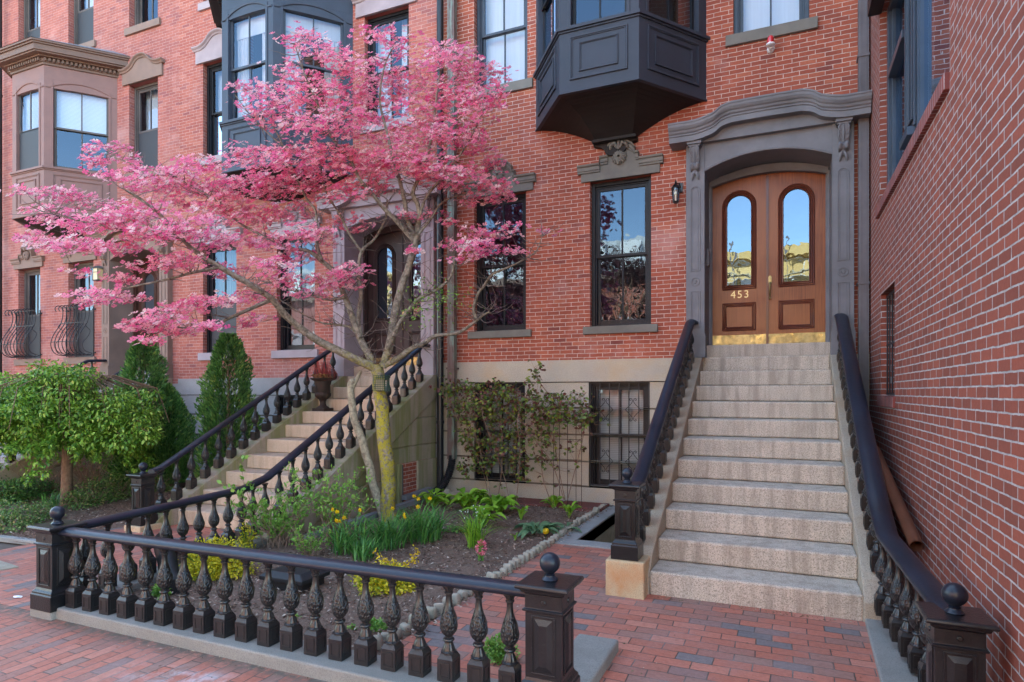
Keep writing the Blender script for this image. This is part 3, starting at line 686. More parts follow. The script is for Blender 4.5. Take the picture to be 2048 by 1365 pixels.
def door_set(parent, fr, cx, zl, zt, dm, casing, d=-.53, number=None, gm='glass_door', kick='brass', gray=False):
    "pair of arch-topped leaves; zl door bottom, zt crown; parts: door_frame, door > glass, kick_plate, handle"
    W2 = .765; zs = zt-.12
    m = MB(); outer = arch(cx-.80, cx+.80, zs+.07, .16); inner = arch(cx-W2, cx+W2, zs, .12)
    m.strip(inner, outer, lambda q_: fr(q_[0], q_[1], d-.05), lambda q_: fr(q_[0], q_[1], d+.10))
    for sx in (-1, 1):
        a, b = sorted((cx+sx*W2, cx+sx*.80)); m.box(fr, a, b, zl-.01, zs+.03, d-.05, d+.10); m.box(fr, min(a, b)-(.012 if sx > 0 else 0), max(a, b)+(.012 if sx < 0 else 0), zl-.01, zs, d+.04, d+.06)
    m.tube([fr(x, z, d+.10) for x, z in inner], .010, 5, False)
    m.build('door_frame', casing, parent, bevel=.003)
    fz = lambda x: [q_ for q_ in [zs+.12-((W2*W2+.0144)/.24)+math.sqrt(((W2*W2+.0144)/.24)**2-(x-cx)**2)]][0]
    for sx in (-1, 1):
        a, b = sorted((cx+sx*.004, cx+sx*(W2-.003))); c = (a+b)/2; gw = .168; g0 = zl+.90; g1 = zl+2.22-gw
        k = MB()
        k.box(fr, a, c-gw, zl+.005, zs-.02, d-.04, d); k.box(fr, c+gw, b, zl+.005, zs-.02, d-.04, d)
        k.box(fr, c-gw, c+gw, zl+.005, g0, d-.04, d)
        ga = [(c-gw*math.cos(math.pi*i/16), g1+gw*math.sin(math.pi*i/16)) for i in range(17)]
        k.strip(ga, [(x, zs-.02) for x, z in ga], lambda q_: fr(q_[0], q_[1], d-.04), lambda q_: fr(q_[0], q_[1], d))
        xs = [a+(b-a)*i/12 for i in range(13)]
        k.strip([(x, zs-.02) for x in xs], [(x, fz(x)-.002) for x in xs], lambda q_: fr(q_[0], q_[1], d-.04), lambda q_: fr(q_[0], q_[1], d))
        dr = k.build('door', M[dm], parent, label=('left leaf of the double door' if sx < 0 else 'right leaf of the double door'))
        mo = MB()
        for off, rr, dd in ((.008, .013, .004), (.032, .012, .010), (.058, .015, .004)):
            P = [(c-gw-off, g0-off), (c-gw-off, g1)]+[(c-(gw+off)*math.cos(math.pi*i/16), g1+(gw+off)*math.sin(math.pi*i/16)) for i in range(1, 16)]+[(c+gw+off, g1), (c+gw+off, g0-off), (c-gw-off, g0-off)]
            mo.tube([fr(x, z, d+dd) for x, z in P], rr, 6, False)
        for off, rr, dd in ((0, .013, .003), (.022, .010, .010), (.042, .012, .004)):
            P = [(c-.225+off, zl+.235+off), (c-.225+off, zl+.63-off), (c+.225-off, zl+.63-off), (c+.225-off, zl+.235+off), (c-.225+off, zl+.235+off)]
            mo.tube([fr(x, z, d+dd) for x, z in P], rr, 6, False)
        if sx > 0: mo.box(fr, a-.018, a+.016, zl+.01, fz(a)-.03, d, d+.016)
        mo.build('door_moulding', M['wood_mold'] if dm == 'door_wood' else M[dm], dr, smooth=60)
        g = MB(); poly = [(c-gw, g0)]+ga+[(c+gw, g0)]; g.add([fr(x, z, d-.015) for x, z in poly], [tuple(range(len(poly)))]); g.build('glass', M[gm], dr)
        if kick:
            q_ = MB(); q_.box(fr, a+.004, b-.002, zl+.008, zl+.165, d+.001, d+.004)
            for i in range(5):
                for zz in (.02, .15): q_.tube([fr(a+.04+(b-a-.08)*i/4, zl+zz, d+.003), fr(a+.04+(b-a-.08)*i/4, zl+zz, d+.007)], .004, 6)
            q_.build('kick_plate', M['brass'], dr)
        if sx > 0:
            h = MB(); x = a+.035
            h.strip([(x-.02, zl+.90), (x, zl+.885), (x+.02, zl+.90)], [(x-.022, zl+.985), (x, zl+1.01), (x+.022, zl+.985)], lambda q_: fr(q_[0], q_[1], d+.016), lambda q_: fr(q_[0], q_[1], d+.026))
            h.tube([fr(x, zl+.965, d+.02), fr(x, zl+.965, d+.04)], .013, 10)
            h.tube([fr(x, zl+.90, d+.03), fr(x, zl+.90, d+.075), fr(x, zl+.85, d+.09), fr(x, zl+.76, d+.075), fr(x, zl+.70, d+.05), fr(x, zl+.68, d+.02)], [.009,.011,.012,.011,.009,.011], 8)
            h.ball(fr(x, zl+.68, d+.03), .018, 10); h.build('door_handle', M['brass'], dr, smooth=60)
        if number and sx < 0:
            cu = bpy.data.curves.new('number', 'FONT'); cu.body = number; cu.size = .155; cu.extrude = .003; cu.align_x = 'CENTER'; cu.space_character = 1.25
            to = bpy.data.objects.new('tmp', cu); col.objects.link(to); bpy.context.view_layer.update()
            me = bpy.data.meshes.new_from_object(to.evaluated_get(bpy.context.evaluated_depsgraph_get())); bpy.data.objects.remove(to)
            me.transform(Matrix.Translation(fr(c+.01, zl+.71, d+.004)) @ Matrix.Rotation(R(90), 4, 'X') @ Matrix.Scale(.95, 4, (1, 0, 0)))
            me.materials.clear(); link('house_number', me, M['brass_lt'], dr)

def granite_base(parent, fr, s0, s1, zb, zt, band, holes, mat, courses, d=.0):
    "coursed basement: band on top, blocks with chamfered joints below"
    m = MB(); m.box(fr, s0, s1, zt-band, zt, -.2, .025); jm = MB()
    zz = [zb]+[c for c in courses if zb < c < zt-band]+[zt-band]
    for i in range(len(zz)-1):
        hz = [h for h in holes if h[2] < zz[i+1]-.01 and h[3] > zz[i]+.01]
        wall_holes(m, fr, s0, s1, zz[i]+.013, zz[i+1]-.013, [(h[0], h[1], max(h[2], zz[i]+.013), min(h[3], zz[i+1]-.013)) for h in hz], 0., .22)
    for i in range(len(zz)-1):
        hz = sorted([h for h in holes if h[2] < zz[i]-.001 and h[3] > zz[i]+.001]); x = s0
        for h in hz+[(s1, s1)]:
            if h[0] > x+.01: jm.box(fr, x, h[0], zz[i]-.016, zz[i]+.016, -.2, -.03)
            x = h[1]
    for h in holes:     # close the reveals behind the joints
        m.add([fr(h[0], h[2], -.0305), fr(h[0], h[2], -.22), fr(h[0], h[3], -.22), fr(h[0], h[3], -.0305)], [(0,1,2,3)])
    o = m.build('granite_base', mat, parent, bevel=0)
    jm.build('shaded_joint', M['joint_shade'], o) if len(jm.v) else None  # joint strips with groove shade put into their dark colour
    return o

def bars(parent, fr, s0, s1, z0, z1, n=7, scroll=True, d=.02):
    m = MB(); r_ = .007
    m.box(fr, s0, s1, z1-.025, z1, d-.008, d+.008); m.box(fr, s0, s1, z0, z0+.02, d-.008, d+.008); m.box(fr, s0, s1, (z0+z1)/2-.01, (z0+z1)/2+.01, d-.006, d+.006)
    for i in range(n):
        x = s0+.01+(s1-s0-.02)*i/(n-1); m.box(fr, x-r_, x+r_, z0+.02, z1-.025, d-.007, d+.007)
    if scroll:
        for k, zc in enumerate((z1-.42, z0+.38)):
            for xc in (s0+(s1-s0)*.27, s0+(s1-s0)*.73):
                for sx in (-1, 1):
                    for sz in (-1, 1):
                        P = [(xc+sx*.115, zc), (xc+sx*.02, zc+sz*.10), (xc+sx*.012, zc+sz*.15), (xc+sx*.04, zc+sz*.17), (xc+sx*.05, zc+sz*.145), (xc+sx*.03, zc+sz*.14)]
                        m.tube([fr(x, z, d) for x, z in smooth_path(P, 3)], .005, 4, False)
    return m.build('window_bars', M['iron_thin'], parent)

# ------------------------------------------------------------------ houses
TOP = 12.6
def house_shell(name, label, s0, s1, brickm, holes, zbase, core=True):
    h = thing(name, label, 'house', ((s0+s1)/2, FY, 0))
    m = MB(); wall_holes(m, FF, s0, s1, zbase, TOP, holes); m.build('wall', M[brickm], h)
    k = MB(); k.cube(s0+.002, s1-.002, FY+1.9, 21, -.3, TOP-.02); k.cube(s0+.002, s1-.002, FY+.3, FY+1.9, 5.95, 6.05); k.cube(s0+.002, s1-.002, FY+.3, FY+1.9, 9.2, 9.3)
    k.cube(s0+.002, s1-.002, FY+.3, FY+1.9, 2.0, 2.1); k.build('interior', M['interior'], h)
    r = MB(); r.cube(s0, s1, FY-.35, 21.2, TOP, TOP+.35); r.build('roof', M['roofing'], h)
    return h
# --- house A, right: with the wooden double door
pA = dict(w1=(-4.70, -3.775), w2=(-2.72, -1.79)); cA = -.224
holesA = [(*pA['w1'], 2.72, 4.93), (*pA['w2'], 2.72, 4.93), (-4.70, -3.75, 6.70, 8.65), (-.65, .31, 6.70, 8.65), (cA-.82, cA+.82, 2.22, 5.10), (-3.2, -1.4, 6.1, 9.2), (-4.70, -3.75, 9.8, 11.6), (-.65, .31, 9.8, 11.6)]
hA = house_shell('brick_house', 'red brick house with grey arched double-door surround and dark octagonal bay above the stone steps', -5.35, 1.01, 'brick_a', holesA, 2.22)
bhA = [(-4.70, -3.79, .276, 1.886), (-2.74, -1.81, .27, 1.886)]
granite_base(hA, FF, -5.35, 1.01, -.6, 2.22, .334, bhA, M['granite_a'], [.28, .66, 1.07, 1.48])
for i, (a, b) in enumerate(((-4.70, -3.775), (-2.72, -1.79))):
    wn = window(hA, FF, a, b, 2.72, 4.93, 'frame_a', sill='trim_a', sillz=.115)
    lintel_shell(hA, FF, a, b, 4.93, M['trim_a'])
wn = window(hA, FF, -4.70, -3.75, 6.70, 8.65, 'frame_w', gm='glass_up', inner=('shade', 0, 1), sill='trim_a')
lintel_plain(hA, FF, -4.70, -3.75, 8.65, M['trim_a'])
wn = window(hA, FF, -.65, .31, 6.70, 8.65, 'frame_w', gm='glass_up', inner=('shade', 0, 1), sill='trim_a')
lintel_plain(hA, FF, -.65, .31, 8.65, M['trim_a'])
for a, b in ((-4.70, -3.75), (-.65, .31)): window(hA, FF, a, b, 9.8, 11.6, 'frame_w', gm='glass_up', sill='trim_a')
for a, b, c, e in bhA:
    wn = window(hA, FF, a, b, c, e, 'frame_a', rev=.07, gm='glass_dull', inner=('blinds', .05, .95), mid=.5)
    bars(wn, FF, a+.01, b-.01, c+.03, e-.005, 7, d=-.03)
bay(hA, [(-3.604, 9.25), (-2.86, 8.24), (-1.755, 8.24), (-1.011, 9.25)], 5.85, 6.745, 8.75, 9.25, M['bay_a'], M['frame_a'], M['soffit_a'], inner=('shade', 0, .0), label='dark slate painted bay window above the shell lintel')
surround(hA, FF, cA, 2.212, M['surround_a'])
door_set(hA, FF, cA, 2.40, 4.885, 'door_wood', M['surround_a'], number='453')
m = MB(); m.cube(cA-.80, cA+.80, 9.40, 9.86, 2.20, 2.398); m.build('threshold', M['tread'], hA, bevel=.008)
m = MB(); m.box(Fr(0, 0, 1, 0), cA-.80, cA-.775, 3.55, 3.80, -9.55, -9.42); m.box(Fr(0, 0, 1, 0), cA-.778, cA-.765, 3.57, 3.78, -9.54, -9.43); m.build('intercom', M['pipe_grey'], hA, bevel=.004)
m = MB(); m.cube(cA-.9, cA+.9, 9.85, 9.95, 2.2, 5.2); m.build('hallway_wall', M['interior'], hA)
# --- house B, middle: lavender grey trim, blue-grey bay
cB = -6.455; zB = -.2
holesB = [(-10.92, -10.0, 2.52, 4.73), (-8.95, -8.03, 2.52, 4.73), (-10.92, -10.0, 6.5, 8.45), (-6.9, -5.97, 6.5, 8.45), (cB-.82, cB+.82, 2.0, 4.9), (-9.8, -7.5, 5.9, 9.2), (-10.92, -10.0, 9.68, 11.5), (-6.9, -5.97, 9.68, 11.5)]
hB = house_shell('brick_house', 'red brick house with lavender grey door surround and blue-grey bay behind the pink tree', -11.62, -5.35, 'brick_b', holesB, 2.0)
bhB = [(-10.92, -10.0, .08, 1.67), (-8.95, -8.03, .08, 1.67)]
granite_base(hB, FF, -11.62, -5.35, -.6, 2.0, .33, bhB, M['granite_b'], [.05, .45, .86, 1.27])
for a, b in ((-10.92, -10.0), (-8.95, -8.03)):
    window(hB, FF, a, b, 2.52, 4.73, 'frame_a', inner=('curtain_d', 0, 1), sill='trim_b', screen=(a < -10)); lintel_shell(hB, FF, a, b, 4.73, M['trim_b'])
for a, b in ((-10.92, -10.0), (-6.9, -5.97)):
    window(hB, FF, a, b, 6.5, 8.45, 'frame_a', gm='glass_up', inner=('curtain', 0, 1), sill='trim_b'); lintel_plain(hB, FF, a, b, 8.45, M['trim_b'])
    window(hB, FF, a, b, 9.68, 11.5, 'frame_a', gm='glass_up', sill='trim_b')
for a, b, c, e in bhB:
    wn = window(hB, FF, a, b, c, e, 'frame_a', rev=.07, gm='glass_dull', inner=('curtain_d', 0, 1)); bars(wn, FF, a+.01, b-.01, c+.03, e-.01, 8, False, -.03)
bay(hB, [(-10.16, 9.25), (-9.26, 8.24), (-8.06, 8.24), (-7.157, 9.25)], 5.65, 6.55, 8.55, 8.85, M['bay_b'], M['frame_w'], M['soffit_a'], cornice=M['soffit_a'], inner=('curtain', 0, 1), bottom='flat', label='blue-grey painted bay window with tall sashes')
surround(hB, FF, cB, 2.012, M['trim_b'])
door_set(hB, FF, cB, 2.20, 4.685, 'door_dark', M['door_dark'], kick='brass', gm='glass')
m = MB(); m.cube(cB-.80, cB+.80, 9.40, 9.86, 2.0, 2.198); m.build('threshold', M['tread_b'], hB, bevel=.008)
m = MB(); m.cube(cB-.9, cB+.9, 9.85, 9.95, 2.0, 5.0); m.build('hallway_wall', M['interior'], hB)
# --- house C, left: brown trim
cC = -12.86
holesC = [(-17.2, -16.33, 2.52, 4.72), (-15.27, -14.37, 2.52, 4.72), (-13.17, -12.26, 6.5, 8.45), (cC-.82, cC+.82, 2.0, 4.9), (-16.1, -13.9, 5.9, 9.1), (-17.2, -16.33, 9.68, 11.6), (-15.27, -14.37, 9.68, 11.6), (-13.17, -12.26, 9.68, 11.6)]
hC = house_shell('brick_house', 'pinkish brick house with brown bay window and bellied iron window grilles at the far left', -17.75, -11.62, 'brick_c', holesC, 1.9)
granite_base(hC, FF, -17.75, -11.62, -.6, 1.9, .3, [], M['granite_b'], [.1, .5, .9, 1.25])
for a, b in ((-17.2, -16.33), (-15.27, -14.37)):
    window(hC, FF, a, b, 2.52, 4.72, 'frame_c', rev=.13, inner=('curtain', 0, 1), sill='trim_c', screen=True); lintel_shell(hC, FF, a, b, 4.72, M['trim_c'])
    window(hC, FF, a, b, 9.68, 11.6, 'frame_c', rev=.12, gm='glass_up', inner=('shade', .5, 1), sill='trim_c', screen=True); lintel_plain(hC, FF, a, b, 11.6, M['trim_c'])
    # bellied iron window grille
    g = MB(); n = 8
    for i in range(n):
        x = a-.02+(b-a+.04)*i/(n-1)
        P = [(.04, 2.60), (.12, 2.56), (.30, 2.62), (.37, 2.82), (.30, 3.05), (.16, 3.28), (.11, 3.50), (.13, 3.66), (.22, 3.70), (.28, 3.63), (.25, 3.56)]
        g.tube([FF(x, z, d) for d, z in smooth_path(P, 4)], .009, 6)
    for (d_, z_) in ((.12, 2.56), (.35, 2.86), (.16, 3.30), (.13, 3.66)): g.box(FF, a-.03, b+.03, z_-.008, z_+.008, d_-.008, d_+.008)
    for x in (a-.03, b+.03):
        g.box(FF, x-.008, x+.008, 2.54, 3.68, .01, .03); g.tube([FF(x, z, d) for d, z in smooth_path([(.05,2.6),(.22,2.66),(.26,2.82),(.14,2.98),(.10,3.12),(.20,3.22),(.14,3.30)], 4)], .007, 5)
        for zz in (2.62, 3.60): g.box(FF, x-.05, x+.05, zz-.015, zz+.015, -.01, .02)
    g.build('window_grille', M['iron_thin'], hC)
window(hC, FF, -13.17, -12.26, 6.5, 8.45, 'frame_c', rev=.12, gm='glass_up', inner=('blinds', .5, 1), sill='trim_c', screen=True); lintel_plain(hC, FF, -13.17, -12.26, 8.45, M['trim_c'])
window(hC, FF, -13.17, -12.26, 9.68, 11.6, 'frame_c', rev=.12, gm='glass_up', sill='trim_c')
bay(hC, [(-16.40, 9.25), (-15.54, 8.24), (-14.42, 8.24), (-13.56, 9.25)], 5.52, 6.52, 8.40, 8.68, M['bay_c'], M['frame_c'], M['soffit_a'], cornice=M['bay_c2'], inner=('blinds', .5, 1), bottom='flat', screens=(1,), label='brown painted bay window with dentil cornice')
surround(hC, FF, cC, 2.012, M['trim_c'])
door_set(hC, FF, cC, 2.20, 4.685, 'door_brown', M['door_brown'], kick=None)
m = MB(); m.cube(cC-.80, cC+.80, 9.40, 9.86, 2.0, 2.198); m.build('threshold', M['granite_b'], hC, bevel=.008)
m = MB(); m.cube(cC-.9, cC+.9, 9.85, 9.95, 2.0, 5.0); m.build('hallway_wall', M['interior'], hC)
# --- next house, a sliver at the left edge
hD = house_shell('brick_house', 'sliver of brick house beyond the dark downpipe at the left edge', -24.5, -17.75, 'brick_c', [(-19.4, -18.5, 2.52, 4.72), (-19.4, -18.5, 6.5, 8.45), (-19.4, -18.5, 9.68, 11.6)], 1.9)
granite_base(hD, FF, -24.5, -17.75, -.6, 1.9, .3, [], M['granite_b'], [.1, .5, .9, 1.25])
for z0, z1 in ((2.52, 4.72), (6.5, 8.45), (9.68, 11.6)): window(hD, FF, -19.4, -18.5, z0, z1, 'frame_c', rev=.12, gm='glass_up', sill='trim_c')

# --- modern brick building on the right (its side wall)
hW = thing('brick_building', 'plain dark red modern brick wall rising along the right side of the stone steps', 'building', (1.6, 6, 0))
wa = (-8.30, -4.98, 3.86, 6.1); wb = (-8.21, -7.24, 1.68, 2.83)
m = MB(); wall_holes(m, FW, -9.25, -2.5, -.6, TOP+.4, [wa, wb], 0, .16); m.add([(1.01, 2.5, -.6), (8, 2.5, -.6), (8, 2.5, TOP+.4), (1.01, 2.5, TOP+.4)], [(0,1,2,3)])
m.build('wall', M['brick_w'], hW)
m = MB(); m.cube(1.9, 8, 2.9, 9.2, -.5, TOP); m.build('interior', M['interior'], hW); m = MB(); m.cube(1.03, 8, 9.28, 9.5, -.5, TOP+.4); m.build('rear_wall', M['interior'], hW); m = MB(); m.cube(1.0, 8, 2.45, 12, TOP+.4, TOP+.6); m.build('roof', M['roofing'], hW)
m = MB(); a, b, c, e = wa; D = -.11; fr = FW
m.box(fr, a, a+.10, c, e, D-.08, D+.04); m.box(fr, b-.10, b, c, e, D-.08, D+.04); m.box(fr, a+.10, b-.10, c, c+.07, D-.08, D+.035); m.box(fr, a+.1, b-.1, e-.07, e, D-.08, D+.035)
mul = [a+1.15, a+1.62, a+2.30]
m.box(fr, mul[0]-.06, mul[1]+.06, c+.07, e-.07, D-.05, D+.02); panel(m, fr, mul[0]+.0, mul[1]-.0, c+.3, e-.15, D+.02)
for x in (a+.10, mul[0]-.10, mul[1]+.02, b-.15): m.box(fr, x, x+.05, c+.07, e-.07, D-.06, D+.005)
m.box(fr, a+.15, mul[0]-.10, e-.85, e-.77, D-.05, D+.05)
wn = m.build('window', M['frame_w'], hW, bevel=.004)
m = MB(); m.box(fr, mul[0]+.05, mul[1]-.02, c+.22, c+.30, D+.02, D+.09); m.build('window_hood', M['frame_w'], wn, bevel=.004)
m = MB(); m.box(fr, a-.02, mul[1]+.3, e-.02, e+.28, -.02, .12); m.build('canopy', M['frame_a'], hW, bevel=.006)
g = MB()
for x0, x1 in ((a+.15, mul[0]-.10), (mul[1]+.07, b-.15)): g.add([fr(x0, c+.07, D-.03), fr(x1, c+.07, D-.03), fr(x1, e-.07, D-.03), fr(x0, e-.07, D-.03)], [(0,1,2,3)])
g.build('glass', M['glass_up'], wn)
g = MB()
for x0, x1 in ((a+.15, mul[0]-.10), (mul[1]+.07, b-.15)):
    n = 30; xs = [x0+(x1-x0)*i/n for i in range(n+1)]
    for i in range(n): g.add([fr(xs[i], c, D-.22+.015*math.sin(i*2.3)), fr(xs[i+1], c, D-.22+.015*math.sin(i*2.3+2.3)), fr(xs[i+1], e, D-.22+.015*math.sin(i*2.3+2.3)), fr(xs[i], e, D-.22+.015*math.sin(i*2.3))], [(0,1,2,3)])
g.build('curtain', M['curtain'], wn)
m = MB(); m.box(fr, wa[0]-.10, wa[1]+.002, wa[2]-.115, wa[2]-.001, -.14, .035); m.build('window_sill', M['brick_sill'], wn, bevel=.004)
m = MB(); a, b, c, e = wb
m.box(fr, a, b, c, e, -.20, -.15); wn = m.build('window', M['frame_a'], hW); bars(wn, fr, a+.02, b-.02, c+.02, e-.02, 6, False, -.06)
m = MB(); m.box(fr, a-.10, b+.04, c-.11, c-.001, -.14, .025); m.build('window_sill', M['brick_sill'], wn, bevel=.004)

# ------------------------------------------------------------------ stoops
RI, TR, Y1 = .2011, .384, 5.37
def stoop(name, label, x0, x1, zo, sm, cm, lcheek=.29, rcheek=.2, hide=0):
    o = thing(name, label, 'steps', ((x0+x1)/2, 7, 0)); n = 11
    for k in range(1+hide, n+1):
        ya = Y1+(k-1)*TR; yb = ya+TR+.04 if k < n else 9.45
        m = MB(); m.cube(x0-.003, x1+.003, ya, yb, max(zo+(k-1)*RI-(.12 if k == 1 else 0)+.004, -.3), zo+k*RI); m.build('step', sm, o, bevel=.017)
    m = MB(); m.cube(x0, x1, Y1+.5, 9.25, -.3, zo+.25); m.build('core', sm, o)
    for sx, wd, xx in ((-1, lcheek, x0), (1, rcheek, x1)):
        ln = lambda y: zo+RI*(1+(y-Y1)/TR)+.055
        a, b = (xx-wd, xx-.001) if sx < 0 else (xx+.001, xx+wd)
        poly = [(Y1-.02, -.2), (Y1-.02, ln(Y1)-.14), (Y1+.10, ln(Y1+.10)-.01), (Y1+.18, ln(Y1+.18)), (9.12, ln(9.12)-.0), (9.25, ln(9.12)+.0), (9.25, -.2)]
        m = MB(); low = [(5.75, -.2), (5.95, ln(5.95)-.42), (9.25, ln(9.25)-.42), (9.25, -.2)]
        top = [(Y1-.02, -.2), (Y1-.02, ln(Y1)-.10), (Y1+.10, ln(Y1+.10)-.01), (Y1+.18, ln(Y1+.18)), (9.10, ln(9.10)), (9.24, ln(9.12)), (9.24, ln(9.24)-.42), (5.72, max(-.19, ln(5.72)-.42)), (5.6, -.2)]
        m.prism(top, lambda q_, k: (a if k == 0 else b, q_[0], q_[1]))
        ys = lambda z: Y1+TR*((z+.44-.055-zo)/RI-1)
        for za, zb_, ins in ((-.2, .405, .03), (.42, .86, .035), (.875, 1.30, .03), (1.315, 1.62, .034)):
            y0_, y1_ = max(5.7, ys(za)), max(5.7, ys(zb_))
            if y1_ < 9.2: m.prism([(y0_, za), (y1_, zb_), (9.235, zb_), (9.235, za)], lambda q_, k: ((a+ins if sx < 0 else a) if k == 0 else (b if sx < 0 else b-ins), q_[0], q_[1]))
        m.prism([(6.0, -.2), (9.0, 1.5), (9.235, 1.5), (9.235, -.2)], lambda q_, k: ((a+.05 if sx < 0 else a) if k == 0 else (b if sx < 0 else b-.05), q_[0], q_[1]))
        for zz in (.45, .86, 1.27):
            yy = 5.95+(zz-.0)*TR/RI
        m.build('cheek_wall', cm, o, bevel=.012)
    return o
X0A, X1A = -1.05, .545
sA = stoop('stone_steps', 'flight of pinkish granite steps leading to the wooden double door', X0A, X1A, 0., M['tread'], M['cheek'], .27, .19)
X0B, X1B = cB-.80, cB+.80
sB = stoop('stone_steps', 'tan stone steps behind the pink tree, rising to the dark middle door', X0B, X1B, -.2, M['tread_b'], M['cheek_b'], .27, .27, hide=1)
# bricked up opening and stone joints on the near side of the middle steps
xs = X1B+.27
m = MB(); m.cube(xs-.05, xs-.022, 8.15, 8.95, .0, .62); m.build('brick_infill', M['brick_a'], sB)
m = MB(); m.cube(xs-.03, xs+.012, 8.06, 8.15, -.1, .62); m.build('opening_jamb', M['cheek_b'], sB, bevel=.006); m = MB(); m.cube(xs-.03, xs+.014, 8.60, 9.2, -.1, .62); m.build('opening_jamb', M['cheek_b'], sB, bevel=.006)
m = MB(); m.cube(xs-.03, xs+.008, 8.15, 8.18, -.05, .60); m.build('opening_post', M['frame_w'], sB)
cCx0, cCx1 = cC-.80, cC+.80
sC = stoop('stone_steps', 'grey stone steps at the far left, half hidden by the round green tree', cCx0, cCx1, -.2, M['granite_b'], M['cheek'], .27, .27, hide=1)

# ------------------------------------------------------------------ iron work
def baluster_mesh(name):
    m = MB(); b = .049
    m.cube(-b, b, -b, b, .0, .125)
    m.sweep([0, 1], [(-b,-b),(b,-b),(b,b),(-b,b)], lambda i, q_: (q_[0]*(1, .72)[i], q_[1]*(1, .72)[i], (.125, .150)[i]))
    for a in range(4):
        c, s = math.cos(a*math.pi/2), math.sin(a*math.pi/2); f = Fr(b*s, -b*c, c, s)
        m.box(f, -.032, .032, .022, .030, 0, .004); m.box(f, -.032, .032, .100, .108, 0, .004); m.box(f, -.032, -.025, .030, .100, 0, .0035); m.box(f, .025, .032, .030, .100, 0, .0035)
    pr = [(.038,.148),(.045,.152),(.045,.160),(.036,.166),(.034,.178),(.026,.196),(.020,.208),(.020,.214),(.031,.219),(.034,.226),(.031,.233),(.020,.238),(.020,.246),(.030,.255),(.042,.270),(.0495,.290),(.052,.312),(.050,.334),(.044,.358),(.036,.382),(.028,.406),(.0215,.428),(.0185,.452),(.0175,.475),(.019,.484),(.025,.490),(.025,.497),(.020,.502),(.022,.512),(.032,.524),(.035,.530),(.035,.54)]
    def rel(r, z, a):
        if .25 < z < .40:
            e = math.sin(math.pi*(z-.25)/.15); return r+.0018*e*math.sin(8*a+60*z)
        if .15 < z < .21: return r+.0022*math.sin(10*a)
        if .505 < z: return r+.0025*math.sin(9*a)
        return r
    p2 = []
    for (r0, z0), (r1, z1) in zip(pr, pr[1:]):
        k = 4 if .25 < z0 < .40 else 1
        p2 += [(r0+(r1-r0)*i/k, z0+(z1-z0)*i/k) for i in range(k)]
    p2.append(pr[-1]); m.lathe(p2, seg=36, fn=rel)
    me = m.mesh(name, smooth=42); me.materials.append(M['iron_relief']); return me
BAL = baluster_mesh('baluster')
RP = [(-.052,0),(-.064,.012),(-.066,.026),(-.058,.042),(-.035,.055),(0,.060),(.035,.055),(.058,.042),(.066,.026),(.064,.012),(.052,0)]
def rail(parent, pts, w=1., h=1.):
    P = [Vector(p) for p in pts]; n = len(P); S = []
    for i in range(n):
        a = (P[i]-P[max(i-1, 0)]).xy; b = (P[min(i+1, n-1)]-P[i]).xy
        a = a.normalized() if a.length > 1e-6 else b.normalized(); b = b.normalized() if b.length > 1e-6 else a
        t = (a+b).normalized(); k = 1/max(t.dot(a), .5); S.append(Vector((t.y, -t.x, 0))*k)
    m = MB(); m.sweep(P, RP, lambda i, q_: P[i]+S[i]*q_[0]*w+Vector((0, 0, q_[1]*h)))
    return m.build('handrail', M['rail'], parent, smooth=50)
def post(parent, x, y, z0, zc, w=.095, name='newel_post', ballr=.052, rz=0):
    "cast iron post: z0 foot, zc top of the cap; ball finial as a sub-part"
    m = MB(); b = w
    def sq(levels):
        m.sweep(levels, [(-1,-1),(1,-1),(1,1),(-1,1)], lambda i, q_: (x+q_[0]*levels[i][0], y+q_[1]*levels[i][0], levels[i][1]))
    h = zc-z0
    sq([(b+.028, z0), (b+.028, z0+.115), (b+.020, z0+.122), (b+.020, z0+.135), (b+.006, z0+.150), (b, z0+.165), (b, zc-.150), (b+.012, zc-.146), (b+.014, zc-.136), (b+.002, zc-.130), (b+.002, zc-.055), (b+.018, zc-.045), (b+.024, zc-.030), (b+.042, zc-.024), (b+.046, zc-.016), (b+.042, zc-.004), (b+.030, zc)])
    for a in range(4):
        c, s = math.cos(a*math.pi/2), math.sin(a*math.pi/2); f = Fr(x+b*s, y-b*c, c, s)
        za, zb = z0+.185, zc-.165; q_ = b*.66
        m.box(f, -q_, q_, za, za+.010, 0, .006); m.box(f, -q_, q_, zb-.010, zb, 0, .006); m.box(f, -q_, -q_+.009, za+.01, zb-.01, 0, .0055); m.box(f, q_-.009, q_, za+.01, zb-.01, 0, .0055)
        u = q_-.016; v0, v1 = za+.018, zb-.018
        V = [f(-u, v0, 0), f(u, v0, 0), f(u, v1, 0), f(-u, v1, 0), f(-u+.028, v0+.03, .012), f(u-.028, v0+.03, .012), f(u-.028, v1-.03, .012), f(-u+.028, v1-.03, .012)]
        m.add(V, [(0,1,5,4),(1,2,6,5),(2,3,7,6),(3,0,4,7),(4,5,6,7)])
        m.tube([f(0, zc-.095, .0), f(0, zc-.095, .008)], [.016, .012], 10)
    o = m.build(name, M['iron'], parent, bevel=.003)
    k = MB(); r = ballr; k.lathe([(.040,0),(.044,.004),(.038,.012),(.030,.018),(.026,.026),(.030,.032),(.022,.036)]+[(r*math.sin(math.pi*t/14), .036+r*.98-r*math.cos(math.pi*t/14)) for t in range(3, 15)], (x, y, zc), 24)
    k.build('ball_finial', M['rail'], o, smooth=60); return o
